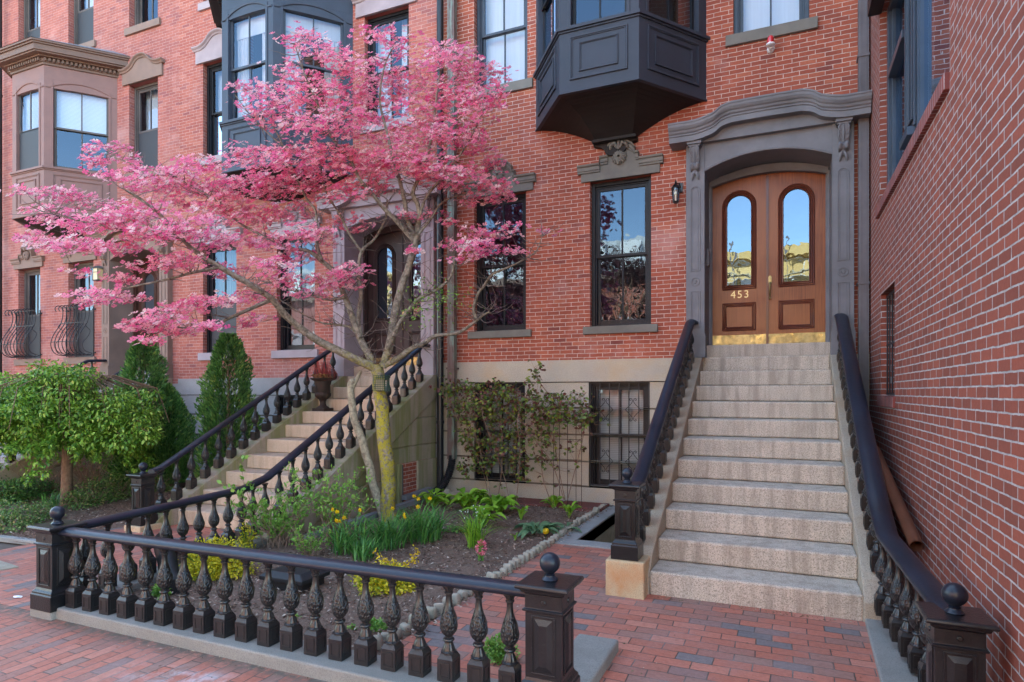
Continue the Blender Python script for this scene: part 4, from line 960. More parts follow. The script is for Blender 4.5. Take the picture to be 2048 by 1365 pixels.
def run(parent, pts, spacing=.19, first=.14, last=.12, zoff=0):
    "balusters along straight pieces given as ((x,y,zbase),(x,y,zbase)); heights fit BAL (0.54)"
    a, b = Vector(pts[0]), Vector(pts[1]); L = (b-a).xy.length; n = max(1, int(round((L-first-last)/spacing))+1)
    for i in range(n):
        t = (first+(L-first-last)*i/max(1, n-1))/L; p = a.lerp(b, t); place('baluster', BAL, (p.x, p.y, p.z), parent)
HB = .54
lnA = lambda y: RI*(1+(y-Y1)/TR)+.055
# front fence round the garden
fen = thing('iron_fence', 'low black iron balustrade in front of the garden bed, along the sidewalk', 'fence', (-3.2, 3.1, 0))
zc = .085
post(fen, -5.20, 3.07, .06, .70, w=.098, name='fence_post'); post(fen, -1.155, 3.17, .06, .72, w=.102, name='fence_post', ballr=.056)
rail(fen, [(-5.12, 3.075, zc+HB), (-1.24, 3.165, zc+HB)]); 
for i in range(20):
    t = i/19; place('baluster', BAL, (-4.99+t*(-1.385+4.99), 3.08+.08*t, zc), fen, rz=.02)
m = MB(); m.cube(-5.36, -1.0, 2.99, 3.27, -.1, .083); m.build('curb', M['curb'], fen, bevel=.012)
m = MB(); m.cube(-5.345, -5.08, 2.95, 3.20, -.1, .088); m.build('post_foot', M['curb'], fen, bevel=.012)
m = MB(); m.cube(-1.29, -1.01, 3.0, 4.12, -.1, .080); m.build('return_curb', M['curb'], fen, bevel=.016)
# side fence, from the corner post to the middle stoop and up its right side
xb = X1B+.13
sf = thing('stair_railing', 'black iron balustrade from the fence corner post up the right side of the middle steps', 'railing', (xb, 5.5, 0))
y_a, y_b = 5.36, 9.02; zA = .05; lnB = lambda y: lnA(y)-.2
kk = [(-5.2, 3.17, zA+HB+.03), (-5.42, 5.10, .64), (xb, 5.55, lnB(5.55)+HB+.015), (xb, 8.95, lnB(8.95)+HB), (xb, 9.14, lnB(8.98)+HB)]
rail(sf, kk)
run(sf, ((-5.2, 3.17, zA+.03), (-5.42, 5.10, .10)), .19, .12, .02)
for i in range(17):
    y = 5.30+i*.224; place('baluster', BAL, (xb if y > 5.5 else -5.48, y, max(lnB(y)-.008, .115)), sf)
m = MB(); m.prism([(-5.36, 3.2), (-5.08, 3.27), (-5.33, 5.36), (-5.60, 5.36)], lambda q_, k: (q_[0], q_[1], -.1 if k == 0 else zA+.03)); m.build('curb', M['curb'], sf, bevel=.01)
# left railing of the middle stoop
xl = X0B-.13
sl = thing('stair_railing', 'black iron balustrade up the left side of the middle steps, beside the evergreens', 'railing', (xl, 5.4, 0))
post(sl, xl-.0, 5.37, .07, .705, w=.09)
m = MB(); m.cube(xl-.15, xl+.15, 5.22, 5.52, -.1, .07); m.build('stone_block', M['rust_block'], sl, bevel=.01)
rail(sl, [(xl, 5.48, lnB(5.6)+HB-.03), (xl, 5.60, lnB(5.60)+HB), (xl, 8.95, lnB(8.95)+HB), (xl, 9.14, lnB(8.98)+HB)])
for i in range(16): y = 5.62+i*.224; place('baluster', BAL, (xl, y, lnB(y)-.008), sl)
# left railing of the right stoop
xa = X0A-.145
ra = thing('stair_railing', 'black iron balustrade up the left side of the pinkish granite steps', 'railing', (xa, 5.4, 0))
m = MB(); m.cube(xa-.20, xa+.13, 5.20, 5.50, -.1, .305); m.build('stone_block', M['rust_block'], ra, bevel=.014)
post(ra, xa-.045, 5.35, .307, .945, w=.088, ballr=.048)
rail(ra, [(xa, 5.46, lnA(5.60)+HB-.03), (xa, 5.60, lnA(5.60)+HB), (xa, 8.90, lnA(8.90)+HB), (xa+.0, 9.03, lnA(8.98)+HB), (xa+.03, 9.12, lnA(8.98)+HB-.01)], 1.0, 1.)
for i in range(16): y = 5.62+i*.223; place('baluster', BAL, (xa, y, lnA(y)-.008), ra)
# right railing of the right stoop
xr = .665
rr = thing('stair_railing', 'black iron balustrade squeezed between the granite steps and the right brick wall', 'railing', (xr, 5.4, 0))
px_, py_ = .792, 3.80
post(rr, px_, py_, -.0, .612, w=.105, ballr=.058)
rail(rr, [(px_-.0, py_+.02, .555), (xr+.02, 5.25, .66), (xr, 5.50, lnA(5.50)+HB-.02), (xr, 8.90, lnA(8.90)+HB), (xr, 9.12, lnA(8.98)+HB)], 1.12, 1.05)
for i in range(16): y = 5.56+i*.223; place('baluster', BAL, (xr, y, lnA(y)-.008), rr)
for i in range(7):
    t = i/6; place('baluster', BAL, (px_-.01+(xr-px_)*t, py_+.22+t*1.20, .02+.10*t), rr)
m = MB(); m.prism([(.50, 3.45), (1.0, 3.45), (1.0, 5.36), (.555, 5.36)], lambda q_, k: (q_[0], q_[1], -.1 if k == 0 else .035)); m.build('curb', M['curb'], rr, bevel=.01)
# railings of the left stoop
for sx, lab in ((-1, 'black iron stair rail at the far left door, left side'), (1, 'black iron stair rail at the far left door, right side, meeting the evergreen')):
    xx = cC+sx*.93
    rc = thing('stair_railing', lab, 'railing', (xx, 5.5, 0))
    post(rc, xx, 5.37, .07, .705, w=.09)
    rail(rc, [(xx, 5.48, lnB(5.6)+HB-.03), (xx, 5.6, lnB(5.6)+HB), (xx, 8.75, lnB(8.75)+HB), (xx, 9.14, lnB(8.80)+HB)])
    for i in range(15): y = 5.62+i*.23; place('baluster', BAL, (xx, y, lnB(y)-.008), rc)
# ------------------------------------------------------------------ ground
m = MB(); PIT = (-2.20, -1.33, 6.95, 9.25)
fg = lambda s, z, d=0: (s, z, -.045)
wall_holes(m, fg, -200, 200, -200, 200, [PIT], 0, 0.0)
struct(m.build('ground', M['earth']))
def sheet(name, mat, x0, x1, y0, y1, z, hole=None):
    m = MB(); wall_holes(m, lambda s, q_, d=0: (s, q_, z), x0, x1, y0, y1, [hole] if hole else [], 0, 0.0); return struct(m.build(name, M[mat]))
sheet('sidewalk', 'pave_y', -45, 30, -1.6, 3.02, 0.)
sheet('brick_walk', 'pave_x', -2.43, 1.01, 3.02, 9.25, .004, (-2.43, -1.33, 6.72, 9.25))
sheet('side_walk', 'pave_l', -7.85, -5.30, 3.02, 6.2, .002)
sheet('road', 'asphalt', -60, 60, -16, -1.75, -.12)
m = MB(); m.cube(-45, 30, -1.75, -1.6, -.3, .0); struct(m.build('kerb', M['curb']))
sheet('far_sidewalk', 'curb', -60, 60, -20.5, -16, -.02)
def soil(name, x0, x1, y0, y1, z0, amp, label):
    nx, ny = max(8, int((x1-x0)/.06)), max(8, int((y1-y0)/.06)); V = []
    for j in range(ny+1):
        for i in range(nx+1):
            x = x0+(x1-x0)*i/nx; y = y0+(y1-y0)*j/ny; e = min(x-x0, x1-x, y-y0, y1-y)
            V.append((x, y, z0+amp*min(1, e/.3)*(.5+mnoise.noise(Vector((x*1.3, y*1.3, 0)))*.6)+.012*mnoise.noise(Vector((x*14, y*14, 3)))))
    m = MB(); m.add(V, [(j*(nx+1)+i, j*(nx+1)+i+1, (j+1)*(nx+1)+i+1, (j+1)*(nx+1)+i) for j in range(ny) for i in range(nx)])
    o = m.build(name, M['mulch'], smooth=80); return struct(o)
soil('garden_soil', -5.5, -2.42, 3.2, 9.24, -.01, .06, '')
soil('garden_soil', -17.0, -7.75, 4.35, 9.24, .0, .06, '')
# mulch chips
def chips(n, x0, x1, y0, y1, name, label):
    P = np.stack([rng.uniform(x0, x1, n), rng.uniform(y0, y1, n), rng.uniform(.025, .05, n)], 1); D = rdir(n, -.35, .45); N = rdir(n, .5, 1)
    V, Fc = leaves(P, D, N, rng.uniform(.015, .055, n), rng.uniform(.007, .016, n), 'dia')
    o = link(name, np_mesh(name, V, Fc), M['chips']); tag(o, label, 'mulch', kind='stuff')
chips(15000, -5.3, -2.32, 3.25, 9.2, 'mulch', 'dark brown bark mulch chips in the garden bed behind the iron fence')
chips(5000, -9.5, -7.8, 4.4, 7.5, 'mulch', 'bark mulch scraps in the left bed under the round green tree')
n = 520; ex = rng.integers(0, 4, n)       # small litter gathered along the kerbs and in the joints
X = np.where(ex == 0, rng.uniform(-5.3, -1.1, n), np.where(ex == 1, rng.uniform(-2.4, .5, n), np.where(ex == 2, rng.uniform(-8, -3, n), rng.uniform(-1.0, .5, n))))
Yv = np.where(ex == 0, 2.97-np.abs(rng.normal(0, .05, n)), np.where(ex == 1, rng.uniform(3.1, 6.6, n), np.where(ex == 2, rng.uniform(1.9, 2.95, n), 5.33-np.abs(rng.normal(0, .04, n)))))
V, Fc = leaves(np.stack([X, Yv, np.full(n, .008)], 1), rdir(n, -.1, .15), rdir(n, .7, 1), rng.uniform(.008, .03, n), rng.uniform(.004, .012, n), 'dia')
tag(link('debris', np_mesh('debris', V, Fc), foliage('debris', [(0,(.10,.06,.04)),(.6,(.22,.15,.09)),(.9,(.40,.32,.22)),(1,(.55,.50,.42))], .9, 0)), 'scattered dry bits and grit on the brick paving and along the kerb', 'litter', kind='stuff')
# areaway pit with granite edging
pit = thing('areaway', 'sunken stone light well with grey granite edging beside the granite steps', 'light well', (-1.7, 8, 0))
m = MB(); a, b, c, e = PIT
m.add([(a,c,-.6),(b,c,-.6),(b,e,-.6),(a,e,-.6),(a,c,-.0),(b,c,-.0),(b,e,-.0),(a,e,-.0)], [(0,1,2,3),(0,1,5,4),(1,2,6,5),(3,0,4,7)]); m.build('well_wall', M['cobble'], pit)
m = MB(); m.cube(-2.40, -1.33, 6.72, 6.95, -.15, .022); m.build('edging_slab', M['slab'], pit, bevel=.008)
m = MB(); m.cube(-2.40, -2.20, 6.953, 9.24, -.15, .022); m.build('edging_slab', M['slab'], pit, bevel=.008)
# cobble edging stones
cob = []
for k in range(3):
    bm = bmesh.new(); bmesh.ops.create_cube(bm, size=1)
    bmesh.ops.subdivide_edges(bm, edges=bm.edges, cuts=3, use_grid_fill=True)
    for v in bm.verts:
        p = v.co; p *= (1-.42*(p.length-.5)); p.z += .16*(1-4*p.x*p.x*.8) if p.z > .25 else 0
        p += mnoise.noise_vector(p*3+Vector((k*9, 0, 0)))*.06; p.x *= .062; p.y *= .105; p.z *= .085
    me = bpy.data.meshes.new('cobblestone'); bm.to_mesh(me); bm.free(); me.materials.append(M['cobble'])
    for p in me.polygons: p.use_smooth = True
    cob.append(me)
path = [(-2.52, 3.5), (-2.48, 4.05), (-2.42, 5.4), (-2.43, 6.7), (-2.45, 7.9), (-2.44, 9.15)]
L = [0]
for p_, q_ in zip(path, path[1:]): L.append(L[-1]+math.dist(p_, q_))
t = 0; i = 0
while t < L[-1]:
    j = max(k for k in range(len(L)) if L[k] <= t); j = min(j, len(path)-2); f = (t-L[j])/(L[j+1]-L[j])
    x = path[j][0]+(path[j+1][0]-path[j][0])*f; y = path[j][1]+(path[j+1][1]-path[j][1])*f
    o = place('cobblestone', cob[i % 3], (x+random.uniform(-.008, .008), y, .028+random.uniform(-.006, .008)), None, rz=R(90)+random.uniform(-.4, .4)); o.scale = (random.uniform(.8,1.1), random.uniform(.65,.95), random.uniform(.7,1.1)); o.rotation_euler.x = random.uniform(-.12, .12)
    tag(o, 'small tan cobblestone in the edging row between the mulch bed and the brick walk', 'cobblestone', 'cobblestones edging the garden bed'); t += .098+random.uniform(0, .02); i += 1
# loose slabs in the walk at the left
m = MB(); m.prism([(-8.2, 3.70), (-6.95, 3.55), (-6.90, 3.72), (-8.2, 3.90)], lambda q_, k: (q_[0], q_[1], -.03 if k == 0 else .012))
tag(m.build('stone_strip', M['cobble'], bevel=.006), 'flat pale stone strip let into the brick pavement at the left edge', 'paving stone')
m = MB(); m.prism([(-9.0, 4.30), (-7.75, 4.38), (-7.78, 4.46), (-9.0, 4.40)], lambda q_, k: (q_[0], q_[1], -.03 if k == 0 else .03))
tag(m.build('stone_edging', M['slab'], bevel=.008), 'thin grey stone edging in front of the left ground cover', 'edging stone')
m = MB(); m.cube(-3.1, -2.4, 8.7, 9.2, -.02, .055); m.cube(-4.9, -3.13, 8.72, 9.2, -.02, .05)
tag(m.build('paver_slab', paint('red_slab', (.17,.055,.045), .85), bevel=.01), 'dark red flat slabs against the granite wall under the rose', 'paving slab')
sc = atG(36, 1196, 0.); m = MB(); V = [(sc.x+.05*math.cos(a)*random.uniform(.4, 1), sc.y+.03*math.sin(a), .004+random.uniform(0, .014)) for a in [i*.7 for i in range(9)]]; m.add(V+[(sc.x, sc.y, .02)], [(i, (i+1) % 9, 9) for i in range(9)])
tag(m.build('paper_scrap', M['shade']), 'crumpled scrap of white paper on the brick sidewalk left of the fence post', 'litter')
# ------------------------------------------------------------------ pipes
def downpipe(name, label, x, y, r, z0, z1, mat, square=False, bands=(2.1, 5.2, 8.3)):
    o = thing(name, label, 'downpipe', (x, y, z0)); m = MB()
    if square: m.cube(x-r, x+r, y-r*.8, y+r*.8, z0, z1); [m.cube(x+dx-.006, x+dx+.006, y-r*.8-.006, y-r*.8, z0, z1) for dx in (-r*.5, r*.5)]
    else: m.tube([(x, y, z0), (x, y, z1)], r, 14)
    m.build('pipe', M[mat], o, smooth=50)
    for z in bands:
        k = MB()
        if square: k.cube(x-r-.012, x+r+.012, y-r-.004, y+r+.10, z, z+.03)
        else: k.tube([(x, y, z), (x, y, z+.05)], r+.010, 14)
        k.build('bracket', M[mat], o)
    return o
downpipe('downpipe', 'black round downpipe between the middle house and the right house', -5.27, 9.12, .058, .05, 12.4, 'pipe_black', bands=(1.2, 2.3, 5.6, 8.7))
downpipe('downpipe', 'weathered copper downpipe with green streaks, right of the black one', -5.045, 9.12, .062, .62, 12.4, 'copper', square=True)
downpipe('downpipe', 'grey ribbed downpipe in the corner beside the door surround', .93, 9.14, .058, .2, 12.5, 'pipe_grey', square=True, bands=(3.1, 6.0, 9))
downpipe('downpipe', 'dark brown downpipe at the far left edge of the row', -17.72, 9.12, .05, .2, 12.5, 'soffit_a', bands=(3, 6, 9))
def corrug(name, label, pts, r, mat):
    P = smooth_path(pts, 14); n = len(P); Q = []; rd = []
    for i in range(n): Q.append(P[i]); rd.append(r*(1+.10*(1 if i % 2 else -1)))
    m = MB(); m.tube(Q, rd, 16); return tag(m.build(name, M[mat], smooth=30), label, 'drain pipe')
corrug('corrugated_pipe', 'black corrugated plastic drain elbow at the foot of the copper downpipe', [(-5.045, 9.12, .68), (-5.05, 9.10, .5), (-5.09, 9.0, .28), (-5.16, 8.86, .13), (-5.22, 8.68, .09)], .062, 'plastic')
corrug('corrugated_pipe', 'black corrugated drain hose lying behind the left end of the iron fence', [(-5.55, 4.25, .30), (-5.42, 4.15, .24), (-5.20, 4.02, .17), (-4.95, 3.85, .10), (-4.72, 3.72, .08)], .075, 'plastic')
for (a, b, lab) in (((-5.24, 8.75, .16), (-5.28, 8.05, .12), 'short grey square gutter pipe leaving the drain elbow'), ((-5.12, 8.62, .08), (-5.02, 5.65, .055), 'long grey square gutter pipe lying in the garden bed behind the tree trunks')):
    a, b = Vector(a), Vector(b); m = MB(); t = (b-a).normalized(); s = t.cross(Vector((0, 0, 1))).normalized(); u = s.cross(t)
    m.sweep([a, b], [(-.045,-.035),(-.02,-.035),(-.018,-.03),(.018,-.03),(.02,-.035),(.045,-.035),(.045,.035),(.02,.035),(.018,.03),(-.018,.03),(-.02,.035),(-.045,.035)], lambda i, q_: (a, b)[i]+s*q_[0]+u*q_[1])
    tag(m.build('gutter_pipe', M['zinc']), lab, 'drain pipe')
a, b = atY(1810, 1050, 4.9), Vector((.90, 6.6, 1.02))
m = MB(); a = Vector((.93, 5.62, .55)); b = Vector((.88, 7.6, 1.12)); m.tube([a, b], [.048, .048], 14, cap=False); m.tube([a, b], [.043, .043], 14, cap=False)
tag(m.build('loose_pipe', M['pipe_brown'], smooth=50), 'rusty brown loose downpipe leaning in the gap between the railing and the right brick wall', 'pipe')
# rubble stones near elbow
for k, (x, y, s) in enumerate(((-4.92, 8.75, .10), (-4.78, 8.70, .09), (-4.95, 8.55, .06), (-4.80, 8.88, .07))):
    bm = bmesh.new(); bmesh.ops.create_icosphere(bm, subdivisions=2, radius=s)
    for v in bm.verts: v.co += mnoise.noise_vector(v.co*9+Vector((k*3, 0, 0)))*s*.35; v.co.z *= .8
    me = bpy.data.meshes.new('broken_stone'); bm.to_mesh(me); bm.free()
    o = link('broken_stone', me, M['rubble']); o.location = (x, y, .04+s*.5); tag(o, ['largest tan broken stone beside the drain elbow', 'tan broken stone just right of the largest one at the drain elbow', 'smallest tan stone in front of the drain elbow', 'tan stone against the granite wall behind the drain elbow'][k], 'stone', 'broken stones at the drain elbow')
# utility box in the garden
ub = thing('utility_box', 'low black plastic utility box with sloped lid behind the fence balusters', 'box', (-3.35, 3.95, 0))
c = atG(590, 1165, .05)
m = MB(); m.sweep([(.20,.0),(.20,.07),(.24,.075),(.24,.11),(.17,.15)], [(-1,-.75),(1,-.75),(1,.75),(-1,.75)], lambda i, q_: (c.x+q_[0]*[.20,.20,.24,.24,.17][i], c.y+q_[1]*[.20,.20,.24,.24,.17][i], .02+[.0,.07,.075,.11,.15][i])); m.build('box_body', M['plastic'], ub, bevel=.006)
# ------------------------------------------------------------------ lamps and small things
L1 = thing('wall_lantern', 'small black carriage lantern with clear glass on the brick beside the door surround', 'wall lamp', (-1.415, 9.2, 4.4))
x, y = -1.415, 9.11; m = MB()
m.lathe([(.012,.0),(.035,.006),(.040,.02),(.045,.03)], (x, y, 4.41), 8); m.lathe([(.062,.0),(.066,.012),(.055,.03),(.035,.055),(.02,.065),(.012,.085),(.018,.095),(.006,.12),(.001,.135)], (x, y, 4.62), 16)
for k in range(6):
    a = k*math.pi/3; m.tube([(x+.038*math.cos(a), y+.038*math.sin(a), 4.43), (x+.056*math.cos(a), y+.056*math.sin(a), 4.62)], .004, 5)
m.tube([(x, y, 4.69), (x+.04, y+.05, 4.71), (x+.05, 9.245, 4.66)], .009, 7); m.cube(x+.02, x+.08, 9.225, 9.249, 4.60, 4.73)
m.build('lantern_frame', M['iron'], L1, smooth=40); m = MB(); m.lathe([(.036,.0),(.050,.10),(.054,.19)], (x, y, 4.43), 12); m.build('lamp_glass', M['glass_lamp'], L1, smooth=60)
m = MB(); m.tube([(x, y, 4.43), (x, y, 4.53)], .011, 8); m.ball((x, y, 4.555), .022, 10, 1.4); m.build('bulb', M['shade'], L1, smooth=60)
L2 = thing('beacon_light', 'red glass warning beacon on a white round base, under the upper right window sill', 'lamp', (-.167, 9.2, 6.4))
x, y = -.167, 9.15; m = MB(); m.tube([(x, 9.25, 6.40), (x, 9.21, 6.40)], [.05,.045], 14); m.tube([(x, 9.22, 6.385), (x, 9.15, 6.395)], [.028,.03], 12); m.lathe([(.045,0),(.060,.01),(.055,.03)], (x, 9.12, 6.385), 16)
m.build('lamp_base', M['shade'], L2, smooth=50)
qq = NT('red_glass'); qq.base((.55,.012,.02)); qq.rough(.08); qq.b.inputs['Coat Weight'].default_value = 1; M['red_glass'] = qq.m
m = MB(); m.lathe([(.040,0),(.045,.02),(.045,.07),(.036,.098),(.016,.112),(.001,.115)], (x, 9.12, 6.412), 16); m.build('lamp_glass', M['red_glass'], L2, smooth=60)
L3 = thing('wall_lantern', 'square amber glass lantern on the far left house beside its door', 'wall lamp', (-14.15, 9.15, 4.4))
c = atY(198, 549, 9.1); m = MB(); s = .085
for dx in (-s, s):
    for dy in (-s, s): m.tube([(c.x+dx, c.y+dy, c.z-.13), (c.x+dx*1.15, c.y+dy*1.15, c.z+.12)], .008, 5)
m.cube(c.x-s-.01, c.x+s+.01, c.y-s-.01, c.y+s+.01, c.z-.145, c.z-.13); m.lathe([(.14,0),(.10,.04),(.03,.07)], (c.x, c.y, c.z+.12), 4); m.cube(c.x-.02, c.x+.02, c.y+.08, 9.25, c.z, c.z+.03); m.cube(c.x-s*1.1, c.x+s*1.1, c.y-s*1.12, c.y-s*1.05, c.z+.03, c.z+.04)
m.build('lantern_frame', M['frame_c'], L3); m = MB(); m.cube(c.x-s+.006, c.x+s-.006, c.y-s+.006, c.y+s-.006, c.z-.128, c.z+.118)
qq = NT('amber'); qq.base((.72,.56,.30)); qq.rough(.3); M['amber'] = qq.m; m.build('lamp_glass', M['amber'], L3)
# urn with red twigs on the middle stoop
c = atY(652, 800, 8.25); ux, uy, uz = X0B+.22, 8.30, -.2+RI*8
un = thing('urn_planter', 'brown cast iron urn with a drooping dark red grass on the middle steps', 'planter', (ux, uy, uz))
def flute(r, z, a): return r+(.006*math.sin(14*a) if .20 < z < .30 else 0)
m = MB(); m.cube(ux-.12, ux+.12, uy-.12, uy+.12, uz, uz+.05)
m.lathe([(.11,.05),(.10,.065),(.06,.09),(.045,.13),(.05,.17),(.065,.18),(.06,.19),(.09,.21),(.125,.25),(.13,.29),(.115,.31),(.12,.32),(.12,.42),(.14,.50),(.20,.53),(.205,.545),(.18,.55),(.17,.53)], (ux, uy, uz), 36, flute); m.build('urn', M['pipe_brown'] if 0 else paint('urn_iron', (.035,.024,.020), .6, chip=(.16,.07,.04)), un, smooth=45)
n = 130; a = rng.uniform(0, 6.28, n); V = []; Fc = []
m = MB()
for k in range(70):
    a_ = random.uniform(0, 6.28); r_ = random.uniform(.02, .17); hh = random.uniform(.10, .30); bx, by = ux+.06*math.cos(a_), uy+.06*math.sin(a_)
    m.tube([(bx, by, uz+.54), (ux+(r_)*math.cos(a_), uy+r_*math.sin(a_), uz+.54+hh), (ux+r_*1.5*math.cos(a_), uy+r_*1.5*math.sin(a_), uz+.56+hh*.55), (ux+r_*1.7*math.cos(a_), uy+r_*1.7*math.sin(a_), uz+.50)], [.005,.004,.003,.001], 4, False)
m.build('red_grass', M['red_stem'], un)
P = np.stack([ux+rng.uniform(-.13, .13, 240), uy+rng.uniform(-.13, .13, 240), uz+rng.uniform(.53, .60, 240)], 1)
V, Fc = leaves(P, rdir(240, 0, .6), rdir(240, .5, 1), .05, .03, 'leaf'); link('dry_leaves', np_mesh('dry_leaves', V, Fc), foliage('dry_leaf', [(0,(.20,.09,.04)),(1,(.35,.22,.08))], .7, 0), un)
# ------------------------------------------------------------------ across the street, seen mirrored in the glass
def paint_c(c): 
    k = 'pc%d' % len(M); M[k] = paint(k, c, .8); return k
FO = Fr(0, -21, -1, 0)
M['sheath'] = brick_mat('sheathing', [(0,(.62,.42,.16)),(.5,(.70,.50,.22)),(1,(.78,.60,.32))], (.75,.72,.66), bw=2.4, rh=1.2, mort=.08, stain=.3)
M['mansard'] = paint('mansard', (.42,.44,.46), .8)
def far_house(x0, x1, wm, label, hgt=9.0, mans=True):
    h = thing('far_house', label, 'house', ((x0+x1)/2, -21, 0)); s0, s1 = -x1, -x0; hs = []
    n = 3; w_ = (s1-s0)/n
    for f in range(3):
        for i in range(n): c = s0+(i+.5)*w_; hs.append((c-.5, c+.5, 1.6+f*2.9, 3.4+f*2.9))
    m = MB(); wall_holes(m, FO, s0, s1, -.1, hgt, [q_ for q_ in hs if q_[3] < hgt]); m.build('wall', M[wm], h)
    m = MB(); m.cube(x0, x1, -32, -21.3, -.1, hgt+.1); m.build('core', M['interior'], h)
    m = MB(); m.box(FO, s0, s1, hgt, hgt+.45, -.4, .45); m.build('cornice', M['trim_c'] if mans else M['sheath'], h)
    for q_ in hs:
        if q_[3] >= hgt: continue
        k = MB(); k.box(FO, q_[0], q_[1], q_[2], q_[3], -.2, -.14); k.box(FO, q_[0]-.1, q_[1]+.1, q_[2]-.2, q_[2], -.1, .06); k.box(FO, q_[0]-.1, q_[1]+.1, q_[3], q_[3]+.25, -.1, .06); k.build('window', M['shade'] if random.random() < .5 else M['trim_b'], h)
    if mans:
        m = MB(); m.strip([(s0, hgt+.45), (s1, hgt+.45)], [(s0, hgt+2.8), (s1, hgt+2.8)], lambda q_: FO(q_[0], q_[1], -4), lambda q_: FO(q_[0], q_[1], -.2 if q_[1] < hgt+1 else -1.0)); m.build('mansard_roof', M['mansard'], h)
        for i in range(n):
            c = s0+(i+.5)*w_; k = MB(); k.box(FO, c-.55, c+.55, hgt+.6, hgt+2.3, -1.2, .1); k.build('dormer', M['shade'], h)
    if wm == 'sheath':
        for i in range(9):
            c = s0+random.uniform(.4, s1-s0-.9); z = random.uniform(2, hgt-2.2); k = MB(); k.box(FO, c, c+random.uniform(.7, 1.6), z, z+random.uniform(.5, 1.9), .01, .03); k.build('sheet_wrap', M['shade'], h)
        for i in range(6): c = s0+(i+.2)*(s1-s0)/6; k = MB(); k.box(FO, c, c+.07, 0, hgt+.9, .9, .97); k.build('scaffold_pole', M['pipe_grey'], h)
        for z in (2.2, 4.4, 6.6, 8.6): k = MB(); k.box(FO, s0, s1, z, z+.08, .3, 1.0); k.build('scaffold_deck', M['rubble'], h)
    return h
far_house(-40, -33, 'brick_c', 'brick row house across the street, farthest left in the window reflections', 9)
far_house(-33, -26.5, 'sheath', 'tan sheathed house across the street mirrored in the brown bay window glass', 10.5, False)
far_house(-26.5, -19.5, 'brick_a', 'brick mansard house across the street, second from the left in reflection', 9)
far_house(-19.5, -12.5, 'brick_b', 'brick mansard house across the street mirrored in the middle house windows', 9)
far_house(-12.5, -5.5, 'brick_a', 'brick mansard house with white dormers mirrored in the parlour windows', 9)
far_house(-5.5, 3.5, 'sheath', 'yellow sheathed unfinished building mirrored in the wooden door glass', 9.8, False)
far_house(3.5, 12, 'brick_c', 'brick row house across the street at the right end of the reflections', 9)
def far_tree(x, y, h, r, label, n=9000, mat='leaf_purple'):
    t = thing('street_tree', label, 'tree', (x, y, 0)); m = MB()
    m.tube([(x, y, -.1), (x+.05, y, 1.2), (x, y+.05, 2.4)], [.13, .11, .09], 10)
    cl = []
    for k in range(26):
        a = random.uniform(0, 6.28); e = random.uniform(-.3, 1); c = Vector((x+r*.75*math.cos(a)*math.cos(e), y+r*.75*math.sin(a)*math.cos(e), 2.2+(h-2.2)*.5*(1+math.sin(e)*.85)-.2))
        cl.append(c); m.tube([(x, y+.05, 2.3), Vector((x, y, 2.6)).lerp(c, .5)+Vector((0, 0, .2)), c], [.05, .03, .01], 6)
    m.build('trunk', M['bark_brown'], t, smooth=60)
    C = np.array(cl)[rng.integers(0, len(cl), n)]; P = C+rdir(n)*rng.uniform(0, r*.36, (n, 1))**1; V, Fc = leaves(P, rdir(n), rdir(n, 0, 1), .075, .05, 'leaf')
    link('crown', np_mesh('crown', V, Fc), M[mat], t)
far_tree(-5.4, -4.6, 7.8, 2.2, 'dark purple-leaved street tree mirrored in the right parlour windows')
far_tree(-11.2, -4.2, 7.6, 2.1, 'dark purple-leaved street tree mirrored in the left parlour window')
# ------------------------------------------------------------------ the pink dogwood
T0 = 8.3
dog = thing('dogwood_tree', 'pink flowering dogwood with moss-yellow trunk spreading over the garden bed', 'tree', tuple(atG(775, 1047, 0.)))
def pl(pts, radii, dts=None):
    n = len(pts); out = []
    for i, p in enumerate(pts):
        t = T0+(dts[0]+(dts[1]-dts[0])*(i/(n-1))**1 if dts else 0)
        out.append(at(p[0], p[1], t))
    rr = [radii[0]+(radii[1]-radii[0])*i/(n-1) for i in range(n)]
    q_ = [tuple(o)+(r_,) for o, r_ in zip(out, rr)]; q_ = smooth_path(q_, 5)
    for i in range(1, len(q_)-1):
        w_ = .35*q_[i][3]; v = mnoise.noise_vector(Vector(q_[i][:3])*4)*w_; q_[i] = (q_[i][0]+v.x, q_[i][1]+v.y, q_[i][2]+v.z, q_[i][3]*(1+.12*mnoise.noise(Vector(q_[i][:3])*9)))
    return [Vector(q[:3]) for q in q_], [q[3] for q in q_]
